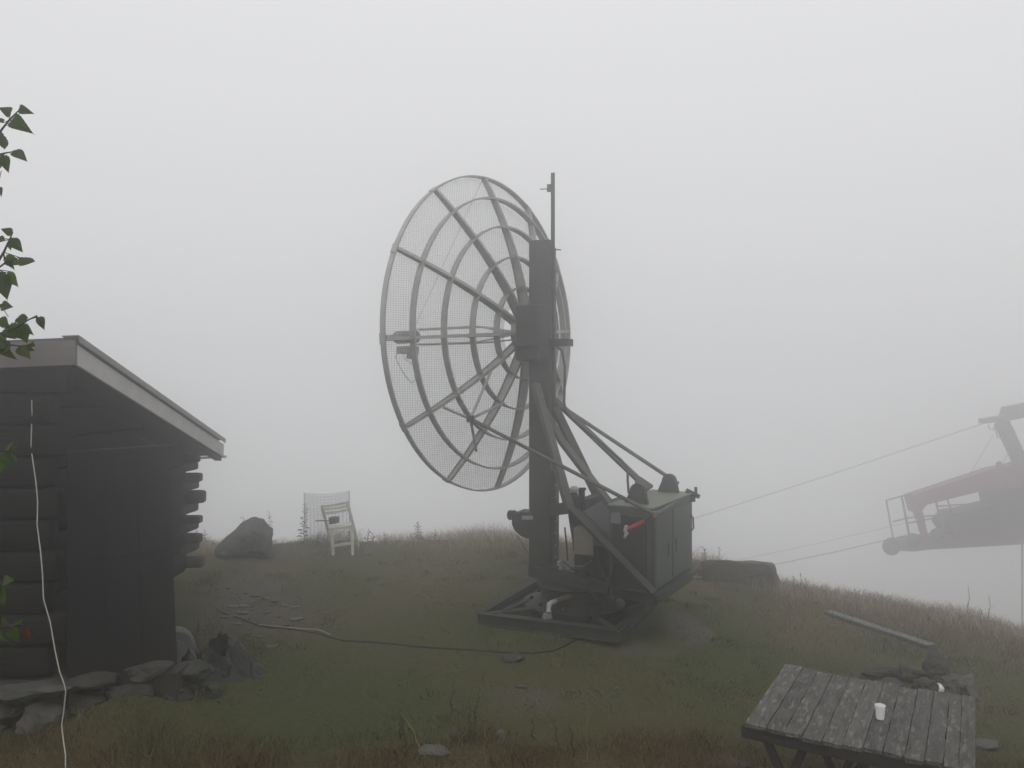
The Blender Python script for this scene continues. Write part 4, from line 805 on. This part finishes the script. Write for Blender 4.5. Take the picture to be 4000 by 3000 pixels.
br = [ # branch: points (px, py, d), leaves: (base px, py) -> (tip px, py)
 ([(-420, 900, 2.85), (-160, 640, 2.6), (-20, 540, 2.45), (35, 470, 2.4), (72, 432, 2.4)], [((42, 440), (3, 425)), ((75, 425), (122, 440)), ((48, 468), (110, 508)), ((12, 480), (-15, 455)), ((5, 515), (8, 592)), ((-15, 520), (15, 575)), ((-60, 560), (-40, 640)), ((-80, 590), (-130, 640)), ((-130, 600), (-150, 520))]),
 ([(-420, 850, 2.85), (-180, 660, 2.6), (-40, 612, 2.45), (20, 598, 2.42), (52, 592, 2.42)], [((50, 590), (105, 625)), ((8, 603), (32, 672)), ((-20, 612), (-35, 690)), ((-90, 640), (-70, 720)), ((-10, 735), (15, 770))]),
 ([(-420, 1250, 2.85), (-160, 1120, 2.55), (-25, 1050, 2.4), (15, 985, 2.38), (38, 935, 2.38), (50, 908, 2.38)], [((50, 910), (5, 895)), ((45, 930), (85, 985)), ((30, 945), (45, 978)), ((20, 940), (-15, 925)), ((75, 1005), (142, 1035)), ((15, 1010), (85, 1030)), ((20, 1020), (60, 1050)), ((35, 1060), (62, 1122)), ((10, 1060), (18, 1172)), ((-15, 1070), (-40, 1150)), ((-70, 1090), (-60, 1180)), ((-20, 1000), (-60, 980)), ((5, 930), (-30, 960))]),
 ([(-25, 1060, 2.4), (30, 1020, 2.39), (72, 1006, 2.38)], []),
 ([(-420, 1500, 2.85), (-160, 1370, 2.55), (-20, 1312, 2.4), (60, 1280, 2.37), (110, 1250, 2.36), (145, 1232, 2.36)], [((140, 1240), (180, 1275)), ((145, 1235), (165, 1290)), ((60, 1250), (120, 1245)), ((90, 1265), (125, 1310)), ((80, 1275), (105, 1340)), ((25, 1275), (85, 1320)), ((5, 1240), (30, 1285)), ((-5, 1250), (12, 1280)), ((20, 1290), (60, 1335)), ((0, 1330), (35, 1370)), ((0, 1310), (25, 1345)), ((10, 1350), (50, 1402)), ((-30, 1330), (-15, 1410)), ((-90, 1350), (-70, 1430)), ((5, 1195), (45, 1197)), ((-10, 1210), (5, 1185))]),
 ([(-160, 1370, 2.55), (10, 1345, 2.4), (70, 1350, 2.38), (112, 1355, 2.37)], [((105, 1350), (132, 1372)), ((75, 1352), (117, 1400)), ((40, 1345), (10, 1390)), ((112, 1355), (130, 1338))]),
 ([(-420, 1900, 2.85), (-160, 1790, 2.6), (-20, 1770, 2.45), (38, 1758, 2.4)], [((35, 1760), (45, 1715)), ((40, 1750), (75, 1735)), ((20, 1765), (20, 1830)), ((40, 1765), (62, 1820)), ((-10, 1775), (5, 1850)), ((-60, 1785), (-50, 1850))]),
 ([(-420, 2420, 2.85), (-160, 2330, 2.6), (-40, 2290, 2.45), (15, 2268, 2.4)], [((15, 2270), (50, 2265)), ((8, 2290), (10, 2372)), ((-5, 2285), (25, 2330)), ((-60, 2300), (-40, 2370))]),
 ([(-420, 2560, 2.85), (-160, 2480, 2.6), (-20, 2450, 2.45), (50, 2445, 2.4), (90, 2442, 2.4), (120, 2440, 2.4)], [((62, 2440), (92, 2412)), ((45, 2450), (70, 2512)), ((10, 2440), (18, 2400)), ((0, 2455), (12, 2520)), ((20, 2450), (45, 2455)), ((-15, 2450), (10, 2430)), ((-60, 2465), (-30, 2530))])]
for bi, (pts, lvs) in enumerate(br):
    bp = [P(*c) for c in pts]; st = Vector((TB.x, TB.y, bp[0].z-.25)) if pts[0][0] < -400 else None
    full = ([Vector((TB.x, TB.y, max(.3, bp[0].z-.22)))]+bp) if st else bp
    b = MB().tube(full, .007 if st else .003, 6, .0015).build('branch', twig, tree, smooth=True)
    for li, (a, t) in enumerate(lvs):
        dist = min(2.55, max(2.34, 2.40+(-a[0]/160*.1 if a[0] < 0 else 0)))+random.uniform(-.02, .02)
        A = P(a[0], a[1], dist); T = P(t[0], t[1], dist+random.uniform(-.02, .02))
        red = bi == 8 and False
        leafobj(A, T, random.choice(LM), b, random.uniform(-1.3, 1.3), random.uniform(.8, 1.1))
        near = min((q for q in bp), key=lambda q: (q-A).length); MB().tube([near.lerp(A, .5) if (near-A).length > .06 else near, A], .0012, 4).build('leaf_stalk', twig, b)
leafobj(P(98, 2452, 2.4), P(112, 2500, 2.41), LRm, tree, .2, .9)
for k in range(5, 12):                                   # more of the crown, just outside the picture
    for j in range(3):
        a = random.uniform(0, 2*PI); st = tp[k]; en = st+Vector((math.cos(a)*.6-.25, math.sin(a)*.5, .3)); 
        if en.x/en.y > -.70 or en.z > 6.9: continue
        b = MB().tube([st, st.lerp(en, .5)+zz*.05, en], .006, 5, .002).build('branch', twig, tree)
        for q in range(8):
            A = st.lerp(en, .35+.08*q)+Vector((0, 0, .02)); leafobj(A, A+Vector((random.uniform(-.04, .04), random.uniform(-.04, .04), -.05)), random.choice(LM), b, random.uniform(0, 6))

# ------------------------------------------------------------------ grass
def grass(name, n, x0, x1, y0, y1, hfun, cfun, dens, seed, wid, label, k=1.0):
    r = np.random.default_rng(seed); x = r.uniform(x0, x1, n); y = r.uniform(y0, y1, n)
    ok = (np.abs(x/y) < .74) & (r.random(n) < dens(x, y))
    ok &= ~((x < -4.0) & (y > 7.2) & (y < 11.6))
    x, y = x[ok], y[ok]; n = len(x); h = hfun(x, y, r)*r.uniform(.5, 1.35, n); z = gz(x, y)-.012
    a = r.uniform(0, 2*PI, n); ln = r.uniform(.2, 1.5, n)*h; w = wid*r.uniform(.6, 1.3, n)*(.55+y/20)
    fx, fy = np.cos(a), np.sin(a); b = r.uniform(-.8, .8, n)+0; sx_, sy_ = np.cos(b), np.sin(b)*.3
    v = np.zeros((n, 5, 3))
    v[:, 0] = np.stack([x-sx_*w/2, y-sy_*w/2, z], -1); v[:, 1] = np.stack([x+sx_*w/2, y+sy_*w/2, z], -1)
    mx_, my_, mz_ = x+fx*ln*.35, y+fy*ln*.35, z+h*.6
    v[:, 2] = np.stack([mx_+sx_*w*.4, my_+sy_*w*.4, mz_], -1); v[:, 3] = np.stack([mx_-sx_*w*.4, my_-sy_*w*.4, mz_], -1)
    v[:, 4] = np.stack([x+fx*ln, y+fy*ln, z+h*.95], -1)
    base = np.arange(n)[:, None]*5; q = base+np.array([0, 1, 2, 3]); t = base+np.array([3, 2, 4])
    loops = np.concatenate([q, t], 1).ravel(); per = np.tile([4, 3], n)
    c = cfun(x, y, r); c = np.repeat(np.concatenate([c, np.ones((n, 1))], 1), 5, 0)
    me = fastmesh(name, v.reshape(-1, 3), loops, per, GM); attr(me, 'Col', c, 'FLOAT_COLOR')
    o = bpy.data.objects.new(name, me); col.objects.link(o); tag(o, label, 'grass', kind='stuff'); return o
GM = bpy.data.materials.new('grass_blade'); GM.use_nodes = True; gb = GM.node_tree.nodes['Principled BSDF']; ga = GM.node_tree.nodes.new('ShaderNodeAttribute'); ga.attribute_name = 'Col'
GM.node_tree.links.new(ga.outputs['Color'], gb.inputs['Base Color']); gb.inputs['Roughness'].default_value = .8; gb.inputs['Specular IOR Level'].default_value = .15
def lerpc(a, b, t): return np.array(a)[None]*(1-t[:, None])+np.array(b)[None]*t[:, None]
def turfc(x, y, r):
    d = np.clip(dryness(x, y)+r.normal(0, .13, len(x)), 0, 1); c = lerpc((.066, .079, .032), (.16, .132, .076), d); return c*r.uniform(.65, 1.35, (len(x), 1))
def dryc(x, y, r): return lerpc((.24, .19, .14), (.46, .38, .29), r.random(len(x)))*r.uniform(.7, 1.2, (len(x), 1))
def foregc(x, y, r): return lerpc((.045, .050, .018), (.125, .085, .042), np.clip(dryness(x, y)*.8+r.normal(.1, .25, len(x)), 0, 1))*r.uniform(.6, 1.3, (len(x), 1))
grass('turf', 260000, -9, 9.5, 5.6, 17, lambda x, y, r: .014+.05*smoothnoise(x, y, 14, .8)*smoothnoise(x, y, 21, .22)+.09*np.clip(smoothnoise(x, y, 22, .28)-.78, 0, 1)/.22, turfc, lambda x, y: np.clip(1-.9*soil(x, y), .16, 1)*np.clip(.35+smoothnoise(x, y, 15, .3), .3, 1), 3, .008, 'short worn turf covering the hilltop')
def crestd(x, y):
    t, D, z = edge_t(x, y); return np.clip(1-np.abs(t-1.02)/.13, 0, 1)*np.clip(smoothnoise(x, y, 16, .7)*1.7-.3+.7*np.exp(-((x+.6)/.9)**2)+.5*np.clip((x-3.4)/1, 0, 1), 0.06, 1)
grass('tall_dry_grass', 150000, -9, 9.5, 9, 18, lambda x, y, r: .10+.24*smoothnoise(x, y, 17, 1.1)**1.5+.16*np.exp(-((x+.6)/.9)**2), dryc, crestd, 4, .0036, 'tall dry tan grass along the crest of the hill')
grass('tangled_grass', 75000, -5, 5, 5.6, 7.6, lambda x, y, r: .03+.20*smoothnoise(x, y, 18, .35)**1.6, foregc, lambda x, y: np.clip((7.3-y)/.7, 0, 1)*np.clip(1.2-np.abs(x)*.12, .2, 1)*np.where(np.abs(x-2.9) < 1.1, .25, 1), 5, .006, 'brown tangled grass in the foreground')
def midd(x, y): return np.clip((x-2.8)/2.5, 0, 1)*np.clip((y-9)/2, 0, 1)*.5+.5*np.exp(-(((x+4.3)/.5)**2+((y-9.5)/1.2)**2))
grass('rough_grass', 60000, -6, 9, 7.5, 15, lambda x, y, r: .07+.12*smoothnoise(x, y, 19, .6), foregc, midd, 6, .006, 'rough long grass on the falling slope')
